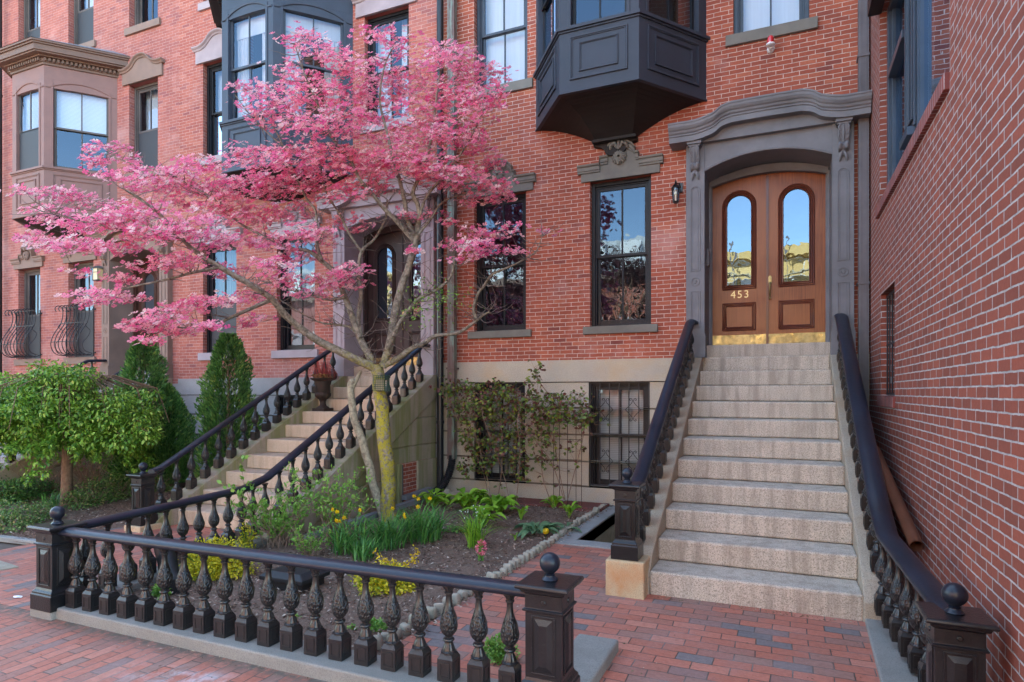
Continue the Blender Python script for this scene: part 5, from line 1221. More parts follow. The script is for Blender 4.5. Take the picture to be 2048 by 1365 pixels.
BR = [  # pixel path, radii, depth offsets (towards the camera is negative)
 ([(778,1052),(776,1010),(775,950),(766,850),(758,770),(752,733)], (.102,.080), (0,0)),
 ([(770,1045),(752,985),(738,930),(724,880),(710,840),(703,800),(702,765)], (.062,.046), (.05,.1)),
 ([(703,780),(712,762),(722,742)], (.034,.022), (.1,.12)),
 ([(752,738),(715,720),(640,685),(580,640),(545,600),(500,570),(440,535),(400,510),(365,480),(330,440),(290,405),(250,380)], (.060,.011), (0,-1.1)),
 ([(545,600),(500,618),(462,635),(430,650),(400,657),(350,655)], (.026,.008), (-.4,-.9)),
 ([(440,535),(390,545),(330,560),(260,575),(200,590)], (.022,.006), (-.6,-1.3)),
 ([(365,480),(300,470),(220,455),(150,440),(90,425)], (.020,.005), (-.75,-1.2)),
 ([(748,730),(722,680),(703,629),(690,595),(670,548),(643,521),(616,502),(568,495),(520,470),(470,440),(430,400)], (.050,.009), (0,.5)),
 ([(643,521),(635,490),(633,450),(630,421),(612,395),(590,350),(570,300),(540,240)], (.026,.007), (.15,.5)),
 ([(722,676),(717,642),(722,592),(717,551),(723,505),(750,477),(770,440),(775,400)], (.036,.010), (.05,.55)),
 ([(723,505),(700,470),(680,430),(650,380),(640,330),(620,270),(600,200)], (.020,.006), (.4,.7)),
 ([(765,735),(780,690),(788,640),(797,590),(815,540),(828,500),(830,480)], (.058,.042), (0,.05)),
 ([(830,485),(808,460),(790,440),(770,420),(745,390),(720,360),(700,320),(660,270),(640,220),(610,150),(590,90)], (.036,.006), (.05,-.5)),
 ([(830,485),(818,450),(812,420),(801,366),(790,330),(775,270),(760,200),(770,130),(790,90)], (.038,.006), (.05,.2)),
 ([(830,480),(838,440),(836,410),(826,385),(845,340),(860,290),(870,220),(880,150),(890,110)], (.038,.006), (.05,-.15)),
 ([(838,440),(850,400),(880,360),(920,310),(950,260),(975,200)], (.022,.005), (0,-.3)),
 ([(836,470),(860,440),(880,410),(905,395),(950,385),(1000,375)], (.020,.005), (0,.35)),
 ([(767,733),(795,718),(821,699),(850,685),(872,672),(915,666),(953,642),(965,632),(980,624)], (.042,.011), (0,-.2)),
 ([(953,642),(947,618),(955,590),(966,575),(986,548),(1027,531),(1055,515),(1074,500),(1085,470)], (.024,.005), (-.15,-.4)),
 ([(774,700),(790,665),(801,642),(820,618),(838,598),(872,581),(900,556),(909,524),(912,505),(930,490)], (.032,.008), (-.05,-.3)),
 ([(690,595),(660,600),(620,590),(580,580),(520,560)], (.02,.006), (.1,.6)),
 ([(720,676),(700,655),(670,650),(640,645),(600,625),(560,600)], (.02,.006), (0,.5)),
 ([(430,400),(380,370),(330,345),(270,330),(215,310)], (.012,.005), (.3,.2)),
 ([(640,330),(600,310),(550,280),(500,230),(470,190)], (.012,.005), (.5,.3)),
]
tm = MB(); sm_ = MB(); nodes = []; nrad = []
for k, (pp, rr_, dd) in enumerate(BR):
    P, rd = pl(pp, rr_, dd)
    if k == 0:
        rd = [r_*(1+.25*max(0, 1-i/4)**2) for i, r_ in enumerate(rd)]
    if k in (1, 2): sm_.tube(P, rd, 12)
    else: tm.tube(P, rd, 12 if rr_[0] > .03 else 7)
    if k not in (0, 1, 2): nodes += P; nrad += rd
tm.build('trunk', M['bark_dog'], dog, smooth=60); sm_.ball(at(704, 764, T0+.1), .045, 10); sm_.build('side_stem', M['bark_grey'], dog, smooth=60, label='slim pale grey side stem cut off short')
CL = [(590,75,34,15),(640,95,50,22),(690,122,40,25),(742,66,30,14),(790,72,36,18),(800,105,32,18),(862,92,18,12),(890,112,42,26),(930,122,42,28),(965,152,38,30),(570,132,22,16),(600,160,45,22),(500,176,45,12),(545,190,45,22),(620,190,55,30),(690,172,50,32),(750,142,50,28),(765,190,60,38),(830,160,45,34),(850,212,55,40),(910,190,50,40),(960,212,45,36),(1002,150,14,12),(995,185,16,20),(500,216,25,10),(560,240,55,26),(620,250,55,26),(690,240,55,34),(760,262,65,30),(840,270,65,30),(910,270,55,30),(955,290,38,24),(980,330,26,18),
(480,302,28,16),(520,322,55,26),(590,312,55,26),(660,312,55,26),(730,322,55,26),(800,322,55,26),(870,332,50,26),(925,350,45,20),(985,372,40,16),
(215,298,48,12),(190,325,36,14),(262,322,22,12),(245,350,50,16),(300,372,48,16),(58,384,38,9),(112,388,46,12),(170,402,52,16),(100,430,46,16),(150,452,55,16),(60,470,28,12),(100,490,46,12),(160,492,54,15),(220,440,54,22),(280,422,54,22),(340,352,46,22),(400,332,55,18),(370,392,55,26),(430,372,55,26),(500,372,55,26),(560,372,55,26),(450,422,55,26),(380,452,55,20),(300,470,55,20),(240,500,52,12),(520,432,48,22),(580,422,52,22),(640,382,46,22),(700,382,44,20),(755,372,28,14),
(420,482,54,20),(490,482,54,20),(560,482,50,20),(620,462,44,17),(700,446,34,16),(600,512,44,14),(540,532,44,12),(645,482,30,11),(450,542,46,16),(360,522,46,16),(300,532,44,10),(150,547,26,7),(205,590,56,10),(250,560,36,10),(170,606,36,6),(240,600,44,10),(700,542,38,15),(680,570,46,12),(640,562,36,10),(560,562,36,12),(500,592,44,12),(450,600,36,12),(620,590,44,9),
(290,652,42,14),(330,632,46,14),(370,620,46,12),(290,682,24,7),(340,662,44,12),(400,602,46,10),(400,652,36,9),(480,652,26,8),(520,640,26,8),
(900,372,34,15),(950,400,36,12),(1000,395,34,9),(830,430,24,11),(870,430,24,8),(900,442,22,8),(940,462,12,6),
(985,466,46,10),(1022,456,20,6),(1087,465,11,4),(942,490,46,9),(900,490,24,8),(830,500,14,6),(960,506,40,8),(1022,502,22,9),(915,520,10,5),(860,345,40,20),(680,215,45,20),(720,350,60,20),(610,345,50,20)]
NB = np.array([tuple(v) for v in nodes]); 
tips = []
for (cx, cy, rx, ry) in CL:
    area = rx*ry; n = max(5, int(area/(27 if cx > 560 and cy < 300 else 21))); j = np.argmin([(((HY-cy)/F0*T0+1.73)-v[2])**2+((at(cx, cy, T0).x-v[0]))**2 for v in NB])
    nb = NB[j]; tb = -nb[0]*SY+nb[1]*CY
    base_t = tb+random.uniform(-.55, .75)
    for i in range(n):
        a = random.uniform(0, 6.28); r_ = math.sqrt(random.random()); x = cx+rx*r_*math.cos(a); y = cy+ry*r_*math.sin(a)
        t = base_t+random.uniform(-1, 1)*rx/F0*T0*1.3
        p = at(x, y, t)
        if p.y > 8.0: p = at(x, y, t*8.0/p.y*random.uniform(.93, 1.))
        tips.append(p)
tips = np.array([tuple(t) for t in tips])
# grow twigs: each tip reaches to the nearest wood, nearest tips first
ND = NB.copy(); dmin = np.full(len(tips), 1e9); near = np.zeros(len(tips), int)
allN = [tuple(v) for v in NB]; 
D2 = ((tips[:, None, :]-NB[None, :, :])**2).sum(2); near = D2.argmin(1); dmin = D2.min(1)
done = np.zeros(len(tips), bool); twigs = []
depth = {i: 0 for i in range(len(allN))}
for _ in range(len(tips)):
    dm = np.where(done, 1e9, dmin); k = int(dm.argmin()); done[k] = True
    a = Vector(allN[near[k]]); b = Vector(tips[k]); L_ = (b-a).length
    if L_ < .03: continue
    sag = Vector((random.uniform(-1, 1), random.uniform(-1, 1), random.uniform(-1.2, .3)))*L_*.16
    m_ = max(2, int(L_/.07)); pts = [a.lerp(b, i/m_)+sag*math.sin(math.pi*i/m_)*(1-.3*i/m_) for i in range(m_+1)]
    lv = depth[int(near[k])]; twigs.append((pts, lv, L_))
    new = np.array([tuple(p) for p in pts[1:]]); st = len(allN)
    for i, p in enumerate(new): allN.append(tuple(p)); depth[st+i] = lv+1
    dd = ((tips[:, None, :]-new[None, :, :])**2).sum(2); q_ = dd.argmin(1); dv = dd.min(1); up = dv < dmin; dmin[up] = dv[up]; near[up] = st+q_[up]
tw = MB()
for pts, lv, L_ in twigs:
    r0 = min(.011, .0035+.006*L_)*(1 if lv < 2 else .75); n = len(pts); tw.tube(pts, [r0*(1-.62*i/(n-1)) for i in range(n)], 4, False)
# a tangle of bare inner twigs
for k in range(800):
    a = Vector(nodes[random.randrange(len(nodes))]); d = Vector((random.uniform(-1, 1), random.uniform(-1, 1), random.uniform(-.3, .7))).normalized(); P = [a]; L_ = random.uniform(.15, .5)
    for i in range(6): d = (d+Vector((random.uniform(-1, 1), random.uniform(-1, 1), random.uniform(-.6, 1)))*.35).normalized(); P.append(P[-1]+d*L_/6)
    tw.tube(P, [.0065-.0008*i for i in range(7)], 4, False)
tw.build('twigs', M['twig_dog'], dog, smooth=80)
# bracts: one to four flowers at a tip, held up and outward
P = []; 
for p in tips:
    for k in range(random.choice((3, 3, 4, 5))): P.append(p+np.array([random.gauss(0, .070), random.gauss(0, .070), random.gauss(.0, .020)]))
P = np.array(P); n = len(P)
N = unit(np.stack([rng.normal(.05, .45, n), rng.normal(-.55, .40, n), np.full(n, .85)], 1)); A = unit(np.cross(N, rdir(n)))
B = np.cross(N, A); sz = rng.uniform(.031, .047, n)
prm = [(.0,.0,.0), (.42,.32,.08), (.88,.40,.24), (.93,.0,.18), (.88,-.40,.24), (.42,-.32,.08)]
VV = []; FF_ = []
cup = rng.uniform(.25, 1.5, n)[:, None]
base = np.arange(n)*21
VV.append(P[:, None, :])
for q_ in range(4):
    ang = q_*math.pi/2; D = A*math.cos(ang)+B*math.sin(ang); S = B*math.cos(ang)-A*math.sin(ang)
    jl = rng.uniform(.85, 1.12, n)[:, None]
    VV.append(np.stack([P+D*(sz[:, None]*a*jl)+S*(sz[:, None]*b)+N*(sz[:, None]*c*cup) for a, b, c in prm[1:]], 1))
    FF_.append(np.stack([base]+[base+1+q_*5+i for i in range(5)], 1))
V = np.concatenate(VV, 1).reshape(-1, 3); Fc = np.concatenate(FF_, 0)
link('blossoms', np_mesh('blossoms', V, Fc), M['pink'], dog)
e = P+N*.004; V, Fc = leaves(e, N, A, .010, .014, 'dia'); V2, F2 = leaves(e, N, B, .010, .014, 'dia')
link('flower_centres', np_mesh('flower_centres', np.concatenate([V, V2]), np.concatenate([Fc, F2+len(V)])), M['flower_eye'], dog)
n2 = 260; cc = [atY(860, 590, 7.0), atY(900, 600, 7.0), atY(830, 620, 6.9)]
C = np.array([tuple(cc[i % 3]) for i in range(n2)])+rng.normal(0, .14, (n2, 3)); V, Fc = leaves(C, rdir(n2, -1, .3), rdir(n2, 0, 1), .045, .018, 'leaf')
link('young_leaves', np_mesh('young_leaves', V, Fc), M['leaf_fresh'], dog)
print('dogwood', len(tips), 'tips', n, 'flowers')
# suet feeder cage on the trunk
c = at(763, 767, T0-.13); fd = thing('suet_feeder', 'green wire mesh suet feeder cage hanging on the dogwood trunk', 'bird feeder', tuple(c)); m = MB(); w_ = .10
m.add([], [])
ax = Vector((CY, SY, 0)); az = Vector((0, 0, 1)); ay = Vector((-SY, CY, 0))
for s_ in (-.02, .02):
    for i in range(8):
        u = -w_+2*w_*i/7
        m.tube([c+ax*u+ay*s_-az*w_, c+ax*u+ay*s_+az*w_], .0028, 4); m.tube([c+az*u+ay*s_-ax*w_, c+az*u+ay*s_+ax*w_], .0028, 4)
for sx in (-w_, w_):
    for sz_ in (-w_, w_): m.tube([c+ax*sx+az*sz_+ay*.02, c+ax*sx+az*sz_-ay*.02], .004, 4)
m.build('cage', paint('feeder_green', (.015,.06,.035), .4), fd); m = MB(); m.box(Fr(c.x, c.y, CY, SY), -.075, .03, c.z-.09, c.z+.05, -.012, .012); m.build('suet_cake', paint('suet', (.30,.24,.15), .8), fd)

# ------------------------------------------------------------------ leafy things
def blob_leaves(cent, rad, n, L, W, mat, name, parent, shell=.55, droop=0., zmin=None):
    "leaves through several ellipsoids, denser to the outside"
    cent = np.asarray(cent, float); rad = np.asarray(rad, float); w_ = rad.prod(1)**(2/3); k = rng.choice(len(cent), n, p=w_/w_.sum())
    d = rdir(n); r_ = (shell+(1-shell)*rng.random(n))**.7; P = cent[k]+d*rad[k]*r_[:, None]*(1+.12*rng.normal(size=(n, 1)))
    if zmin is not None: P[:, 2] = np.maximum(P[:, 2], zmin+rng.uniform(0, .04, n))
    D = d*.7+rdir(n)*.6+np.array([0, 0, -droop]); N = unit(d*.6+np.array([0, -.1, .9])+rdir(n)*.45)
    V, Fc = leaves(P, D, N, rng.uniform(L*.7, L*1.25, n), rng.uniform(W*.8, W*1.2, n), 'leaf'); return link(name, np_mesh(name, V, Fc), M[mat], parent)
# weeping round green tree, left
b = atG(133, 1015, 0.); gt = thing('weeping_cherry', 'round bright green weeping tree on a brown trunk at the left', 'tree', tuple(b))
tb = (-b.x*SY+b.y*CY)
m = MB(); top = at(136, 850, tb); m.tube([b-Vector((0,0,.05)), b.lerp(top, .3), b.lerp(top, .7), top], [.088,.075,.070,.06], 12)
crown = []; crad = []
spec = [(60,850,75,45),(150,860,85,48),(245,864,68,42),(130,790,95,50),(50,812,75,42),(215,818,68,40),(280,840,50,45),(-10,840,60,50),(-60,830,70,55),(100,750,55,26),(160,745,50,24),(60,765,50,22),(238,790,36,20),(175,885,60,25),(80,885,60,22),(255,885,45,20),(300,865,30,25),(-30,800,60,30),(20,760,40,15)]
for cx, cy, rx, ry in spec:
    for dz in (-.5, .15, .7):
        t = tb+dz+random.uniform(-.15, .15); s = 1-.30*abs(dz); p = at(cx, cy+random.uniform(-8, 8), t); crown.append(tuple(p)); crad.append((rx/F0*t*s*.85, rx/F0*t*s*.85, ry/F0*t*s))
        m.tube([top, top.lerp(p, .5)+Vector((0, 0, .18)), p], [.022, .012, .005], 5, False)
for k in range(60):
    a = random.uniform(0, 6.28); r_ = random.uniform(.4, 1.2); m.tube([top+Vector((0,0,.3)), top+Vector((r_*.5*math.cos(a), r_*.5*math.sin(a), .75)), top+Vector((r_*math.cos(a), r_*math.sin(a), .55)), top+Vector((r_*1.15*math.cos(a), r_*1.15*math.sin(a), .0))], [.014,.009,.006,.003], 5, False)
m.build('trunk', M['bark_brown'], gt, smooth=60)
for k in range(150):     # drooping shoots that make the outline ragged
    a = random.uniform(0, 6.28); r_ = random.uniform(.9, 1.3); z0_ = top.z+random.uniform(-.3, .5); q0 = Vector((b.x+r_*.8*math.cos(a), b.y+r_*.8*math.sin(a), z0_)); q1 = q0+Vector((.22*math.cos(a), .22*math.sin(a), random.uniform(-.45, .12)))
    for f in (0, .35, .7, 1.): v = q0.lerp(q1, f); crown.append(tuple(v)); crad.append((.07, .07, .06))
blob_leaves(crown, crad, 40000, .060, .030, 'leaf_green', 'crown', gt, .35, .55)
# evergreens
def arbor(px, pyt, pyb, w_px, Y, name, label, lean=0., w2=None):
    bt = atY(px, pyb, Y); tp = atY(px, pyt, Y); t = -bt.x*SY+bt.y*CY; H = tp.z; R0 = w_px/2/F0*t
    o = thing(name, label, 'shrub', (bt.x, bt.y, 0)); m = MB(); m.tube([(bt.x, bt.y, -.05), (bt.x, bt.y, H*.8)], [.05, .015], 8); m.build('trunk', M['bark_brown'], o)
    n = 15000; z = rng.random(n)**1.15*H*.97+.08; f = z/H
    prof = np.interp(f, [0, .12, .3, .55, .8, .93, 1.02], [.80, .97, 1., .88, .64, .40, .08])*R0
    a = rng.uniform(0, 6.28, n); lump = 1+.18*np.sin(3*a+z*5)+.16*np.sin(6*a-z*8)+.12*np.sin(11*a+z*15)
    r_ = prof*lump*(.62+.40*rng.random(n)**.6); P = np.stack([bt.x+lean*z+r_*np.cos(a), bt.y+r_*np.sin(a), z], 1)
    D = np.stack([np.cos(a)*.75, np.sin(a)*.75, np.full(n, .9)], 1)+rdir(n)*.45; N = np.stack([-np.sin(a), np.cos(a), np.zeros(n)], 1)+rdir(n)*.7
    V, Fc = leaves(P, D, N, rng.uniform(.05, .10, n), rng.uniform(.018, .032, n), 'dia'); link('foliage', np_mesh('foliage', V, Fc), M['leaf_ever'], o)
    return o
arbor(287, 682, 950, 100, 7.6, 'evergreen_shrub', 'slim dark evergreen whose tip rises just right of the round green tree', .0)
arbor(330, 775, 955, 95, 7.9, 'evergreen_shrub', 'shorter dark evergreen pressed against the slim one, on its right')
arbor(457, 672, 930, 98, 7.75, 'evergreen_shrub', 'bright cone-shaped evergreen behind the left stair railing of the middle steps')
# ground cover
def cover(name, label, spots, mat, L=.03, W=.02, dens=9000, cat='ground cover'):
    o = thing(name, label, cat, (spots[0][0], spots[0][1], 0)); c = [(x, y, h*.45) for x, y, r_, h in spots]; rd = [(r_, r_, h*.6) for x, y, r_, h in spots]
    n = int(sum(r_*r_*dens for x, y, r_, h in spots)); blob_leaves(c, rd, n, L, W, mat, 'foliage', o, .3, 0, 0.02)
    for x, y, r_, h in spots:
        m = MB()
        for k in range(10):
            a = random.uniform(0, 6.28); m.tube([(x, y, 0), (x+r_*.4*math.cos(a), y+r_*.4*math.sin(a), h*.6), (x+r_*.7*math.cos(a), y+r_*.7*math.sin(a), h*.8)], .003, 4, False)
        m.build('stems', M['twig'], o)
    return o
def G(px, py, z=0.): v = atG(px, py, z); return v.x, v.y
cover('ground_cover', 'mottled green shrub clump between the round tree trunk and the left stair post', [(*G(190,1010), .35, .38), (*G(235,1000), .35, .42), (*G(160,1020), .25, .30), (*G(215,975), .3, .4)], 'leaf_cover', .035, .022)
cover('ground_cover', 'low mottled green cover along the grey edging at the far left', [(*G(20,1065), .32, .26), (*G(60,1050), .3, .28), (*G(0,1045), .32, .3), (*G(85,1040), .22, .22), (*G(-40,1060), .35, .3)], 'leaf_cover', .03, .02)
cover('ground_cover', 'dark green clump at the left edge behind the low cover', [(*G(10,1010), .38, .36), (*G(45,1000), .36, .34), (*G(75,995), .28, .28), (*G(-30,1010), .4, .36)], 'leaf_ever', .04, .022)
cover('ground_cover', 'leafy patch at the foot of the middle steps, left of the stair balusters', [(*G(320,985), .25, .30), (*G(345,965), .25, .3)], 'leaf_cover', .035, .022)
def stick_shrub(name, label, px, py, n, h, spread, mat, leafn, L=.04, cat='shrub', leafz=.35, lw=.5, r0=.006, stemmat='twig', up=.8):
    b = atG(px, py, 0.); o = thing(name, label, cat, tuple(b)); m = MB(); Pt = []; Dr = []
    for k in range(n):
        a = random.uniform(0, 6.28); s = spread*random.uniform(.3, 1); hh = h*random.uniform(.55, 1.05); P = []
        x0, y0 = b.x+random.gauss(0, spread*.12), b.y+random.gauss(0, spread*.12)
        for i in range(7):
            f = i/6; P.append(Vector((x0+s*f**1.3*math.cos(a)+random.gauss(0, .012), y0+s*f**1.3*math.sin(a)+random.gauss(0, .012), hh*f**up)))
        m.tube(P, [r0*(1-.11*i) for i in range(7)], 5, False)
        for i in range(2, 7):
            for q_ in range(2):
                d = Vector((random.uniform(-1, 1), random.uniform(-1, 1), random.uniform(0, 1))).normalized()*random.uniform(.06, .16)*h; e = P[i]+d; m.tube([P[i], P[i]+d*.5+Vector((0, 0, .01)), e], [r0*.4, r0*.3, r0*.15], 4, False)
                if i/6 >= leafz: Pt += [e, P[i]+d*.6]; Dr += [d, d]
    m.build('stems', M[stemmat], o)
    if leafn and Pt:
        Pt = np.array([tuple(p) for p in Pt]); Dr = unit(np.array([tuple(p) for p in Dr])); k = rng.integers(0, len(Pt), leafn)
        V, Fc = leaves(Pt[k]+rng.normal(0, .012, (leafn, 3)), Dr[k]+rdir(leafn, -.2, 1)*.9, rdir(leafn, .2, 1), rng.uniform(L*.6, L*1.2, leafn), rng.uniform(L*.6, L*1.2, leafn)*lw, 'leaf'); link('leaves', np_mesh('leaves', V, Fc), M[mat], o)
    return o
stick_shrub('bare_shrub', 'twiggy brown shrub with a few green leaves right of the round tree trunk', 180, 985, 46, 1.0, .75, 'leaf_fresh', 260, .06)
stick_shrub('bare_shrub', 'bare brown twigs fanning left of the round tree trunk', 105, 990, 36, .9, .85, 'leaf_fresh', 110, .06)
stick_shrub('leafy_shrub', 'light green shrub with arching stems in front of the middle steps', 560, 1100, 30, .62, .55, 'leaf_fresh', 1700, .045, leafz=.15)
stick_shrub('leafy_shrub', 'light green open shrub left of the dogwood trunk, by the grey gutter pipe', 665, 1085, 24, .78, .50, 'leaf_fresh', 1300, .042, leafz=.15)
stick_shrub('rose_cane', 'tall thin rose cane with green leaves poking above the side fence rail', 520, 1100, 3, .95, .55, 'leaf_fresh', 130, .06, 'shrub', .3, .65)
stick_shrub('leafy_shrub', 'small twiggy green shrub between the tree and the fence rail', 620, 1120, 16, .35, .40, 'leaf_fresh', 600, .035, leafz=.1)
def clump(name, label, px, py, r_, h, mat, L=.028, n=1300, cat='plant', W=None, z=0.):
    b = atG(px, py, z); o = thing(name, label, cat, tuple(b)); blob_leaves([(b.x, b.y, z+h*.45), (b.x-r_*.5, b.y+r_*.2, z+h*.3), (b.x+r_*.5, b.y, z+h*.35), (b.x+r_*.1, b.y-r_*.3, z+h*.25)], [(r_*.6, r_*.6, h*.55), (r_*.45, r_*.45, h*.4), (r_*.45, r_*.5, h*.42), (r_*.45, r_*.4, h*.3)], n, L, W or L*.6, mat, 'foliage', o, .35, 0, z+.01)
    m = MB()
    for k in range(12): a = random.uniform(0, 6.28); m.tube([(b.x, b.y, z), (b.x+r_*.6*math.cos(a), b.y+r_*.6*math.sin(a), z+h*.7)], .0025, 4, False)
    m.build('stems', M['leaf_blade'], o); return o
clump('golden_shrub', 'golden yellow-leaved shrub behind the left half of the fence balusters', 430, 1150, .46, .34, 'leaf_yellow', .026, 5200)
clump('golden_shrub', 'small golden-leaved tuft beside the side fence rail, left of the light green shrub', 492, 1105, .13, .34, 'leaf_yellow', .026, 500)
clump('forsythia', 'yellow-green shrub behind the middle of the fence, right of the utility box', 765, 1180, .36, .22, 'leaf_yellow', .034, 1700)
clump('mint_plant', 'rounded green mint clump behind the last fence baluster', 1000, 1320, .125, .16, 'leaf_fresh', .026, 900)
clump('mint_plant', 'small green clump behind the centre fence balusters', 748, 1262, .10, .08, 'leaf_fresh', .026, 380)
clump('mint_plant', 'small green sprig low behind the left fence balusters', 320, 1195, .10, .12, 'leaf_fresh', .03, 330)
clump('seedling', 'tiny green seedling behind a fence baluster, left of the centre clump', 592, 1245, .05, .05, 'leaf_fresh', .02, 70)
clump('seedling', 'tiny seedling just left of the centre green clump', 705, 1265, .04, .05, 'leaf_fresh', .02, 60)
def sprig(px, py, pts, label):
    b = atG(px, py, 0.); o = thing('forsythia_sprig', label, 'flower', tuple(b)); m = MB(); C = []
    for (a, c) in pts:
        e = at(a, c, -b.x*SY+b.y*CY); P = [b, b.lerp(e, .5)+Vector((.02, 0, .04)), e]; m.tube(P, [.004,.003,.002], 4, False); C += [P[1].lerp(e, random.random()) for _ in range(26)]
    m.build('stem', M['twig'], o); C = np.array([tuple(x) for x in C])+rng.normal(0, .014, (len(C), 3)); n = len(C)
    V, Fc = leaves(C, rdir(n), rdir(n), .034, .012, 'leaf'); link('blossom', np_mesh('blossom', V, Fc), M['petal_yellow'], o)
sprig(790, 1165, [(745, 1102), (768, 1115), (788, 1122)], 'arching sprig of yellow forsythia above the fence rail, left one')
sprig(815, 1165, [(832, 1098), (825, 1112), (808, 1128)], 'upright sprig of yellow forsythia above the fence rail, right one')
def blades(name, label, px, py, n, h, spread, mat, wd=.014, bend=.6, cat='plant', r_=.08, flowers=None):
    b = atG(px, py, 0.02); o = thing(name, label, cat, tuple(b)); V = []; Fc = []; tipsb = []
    for k in range(n):
        a = random.uniform(0, 6.28); r0 = r_*math.sqrt(random.random()); a2 = random.uniform(0, 6.28); x, y = b.x+r0*math.cos(a2), b.y+r0*math.sin(a2); hh = h*random.uniform(.6, 1.05); s = spread*random.uniform(.2, 1); w_ = wd*random.uniform(.7, 1.2)
        o_ = len(V); ns = 6; dx, dy = math.cos(a), math.sin(a)
        for i in range(ns+1):
            f = i/ns; z = hh*(f-bend*random.uniform(.28, .34)*f**3*1.2); X, Y = x+s*f**1.8*dx, y+s*f**1.8*dy; ww = w_*(1-f**2.5)*.5*(.55+.9*f if f < .5 else 1)+.0008
            V += [(X-dy*ww, Y+dx*ww, b.z+z), (X+dy*ww, Y-dx*ww, b.z+z)]
        Fc += [(o_+2*i, o_+2*i+1, o_+2*i+3, o_+2*i+2) for i in range(ns)]
    link('leaves', np_mesh('leaves', np.array(V), np.array(Fc)), M[mat], o)
    if flowers:
        kind, nf = flowers; m = MB(); C = []
        for k in range(nf):
            a = random.uniform(0, 6.28); s = spread*.5*random.uniform(.2, 1); e = Vector((b.x+s*math.cos(a), b.y+s*math.sin(a)-.03, b.z+h*random.uniform(.72, 1.02))); P = [Vector((b.x, b.y, b.z)), b.lerp(e, .6)+Vector((0, 0, .04)), e]; m.tube(P, .0028, 4, False); C.append(e)
        m.build('flower_stems', M['leaf_blade'], o)
        VV = []; FF2 = []; off = 0
        for c in C:
            if kind == 'daffodil': d = Vector((random.uniform(-.6, .6), -1, random.uniform(-.5, .2))).normalized(); n_, L_, W_ = 6, .028, .018
            else: d = Vector((0, 0, -1)); n_, L_, W_ = 6, .018, .011
            u = d.orthogonal().normalized(); v = d.cross(u)
            for i in range(n_):
                t = 2*math.pi*i/n_; dd = (u*math.cos(t)+v*math.sin(t))*(1 if kind == 'daffodil' else .35)+d*(.12 if kind == 'daffodil' else .9); a_, f_ = leaves([tuple(c)], [tuple(dd)], [tuple(d)], L_, W_, 'leaf'); VV.append(a_); FF2.append(f_+off); off += len(a_)
        link('petals', np_mesh('petals', np.concatenate(VV), np.concatenate(FF2)), M['petal_yellow' if kind == 'daffodil' else 'petal_white'], o)
        if kind == 'daffodil':
            m = MB(); [m.tube([c, c+Vector((0, -.02, -.004))], [.006,.011], 8, False) for c in C]; m.build('flower_trumpets', M['petal_yellow'], o)['kind'] = 'stuff'
    return o
blades('daffodils', 'daffodil clump with yellow flowers left of the tree trunk', 700, 1105, 120, .46, .50, 'leaf_blade', .018, .8, r_=.20, flowers=('daffodil', 6))
blades('daffodils', 'daffodil clump with fading flowers in front of the tree trunk', 775, 1095, 150, .48, .50, 'leaf_blade', .018, .75, r_=.20, flowers=('daffodil', 3))
blades('daffodils', 'dense dark green daffodil clump right of the tree trunk', 845, 1082, 150, .52, .50, 'leaf_blade', .018, .75, r_=.21, flowers=('daffodil', 4))
blades("daffodils", "small daffodil clump at the foot of the trunk, nearest the fence", 730, 1120, 80, .30, .26, "leaf_blade", .014, .7, r_=.14)
blades('snowflake_flowers', 'tall strappy green clump with tiny white bell flowers in the middle of the bed', 950, 1095, 120, .46, .34, 'leaf_hosta', .015, .75, r_=.09, flowers=('bell', 14))
blades('grass_tuft', 'grassy tuft in the left bed beside the round tree trunk', 100, 1020, 60, .35, .25, 'leaf_blade', .012, .6, r_=.1)
hy = blades('hyacinth', 'pink hyacinth leaning out of the strappy clump', 962, 1122, 7, .20, .08, 'leaf_blade', .03, .3, 'flower', .02)
b = atG(962, 1122, 0.02); c = Vector((b.x+.03, b.y-.05, .17)); C = np.array(tuple(c))+rdir(90)*np.array([.035, .035, .06]); V, Fc = leaves(C, C-np.array(tuple(c)), rdir(90), .030, .016, 'leaf'); link('blossom', np_mesh('blossom', V, Fc), M['petal_pink'], hy)
def broad(name, label, px, py, n, L, W, mat, h=.12, spread=.12, lift=.7, cat='plant'):
    b = atG(px, py, .02); o = thing(name, label, cat, tuple(b)); V = []; Fc = []; st = MB()
    for k in range(n):
        a = 2*math.pi*k/n*2.4+random.uniform(-.5, .5); f0 = random.random(); L_ = L*random.uniform(.7, 1.15); W_ = W*random.uniform(.8, 1.15); d = Vector((math.cos(a), math.sin(a), lift*random.uniform(.5, 1.5))).normalized()
        s = Vector((-math.sin(a), math.cos(a), 0)); st_h = h*random.uniform(.3, 1.1); p0 = Vector((b.x+spread*f0*math.cos(a), b.y+spread*f0*math.sin(a), b.z+st_h)); st.tube([(b.x, b.y, b.z-.02), p0], .005, 5, False)
        ns = 6; o_ = len(V); up = d.cross(s)*-1
        for i in range(ns+1):
            t = i/ns; c = p0+d*L_*t+Vector((0, 0, -.55*L_*t*t)); w_ = W_*.5*math.sin(math.pi*min(1, .06+t*.94))**.75*(1.15-.4*t)
            V += [tuple(c-s*w_+Vector((0, 0, w_*.5))), tuple(c), tuple(c+s*w_+Vector((0, 0, w_*.5)))]
        for i in range(ns):
            for q_ in (0, 1): Fc.append((o_+3*i+q_, o_+3*i+q_+1, o_+3*i+q_+4, o_+3*i+q_+3))
    link('leaves', np_mesh('leaves', np.array(V), np.array(Fc), True), M[mat], o); st.build('stems', M[mat], o); return o
broad('hosta', 'broad-leaved light green plant right of the tree, by the drain pipe', 865, 1015, 20, .26, .12, 'leaf_hosta', .18)
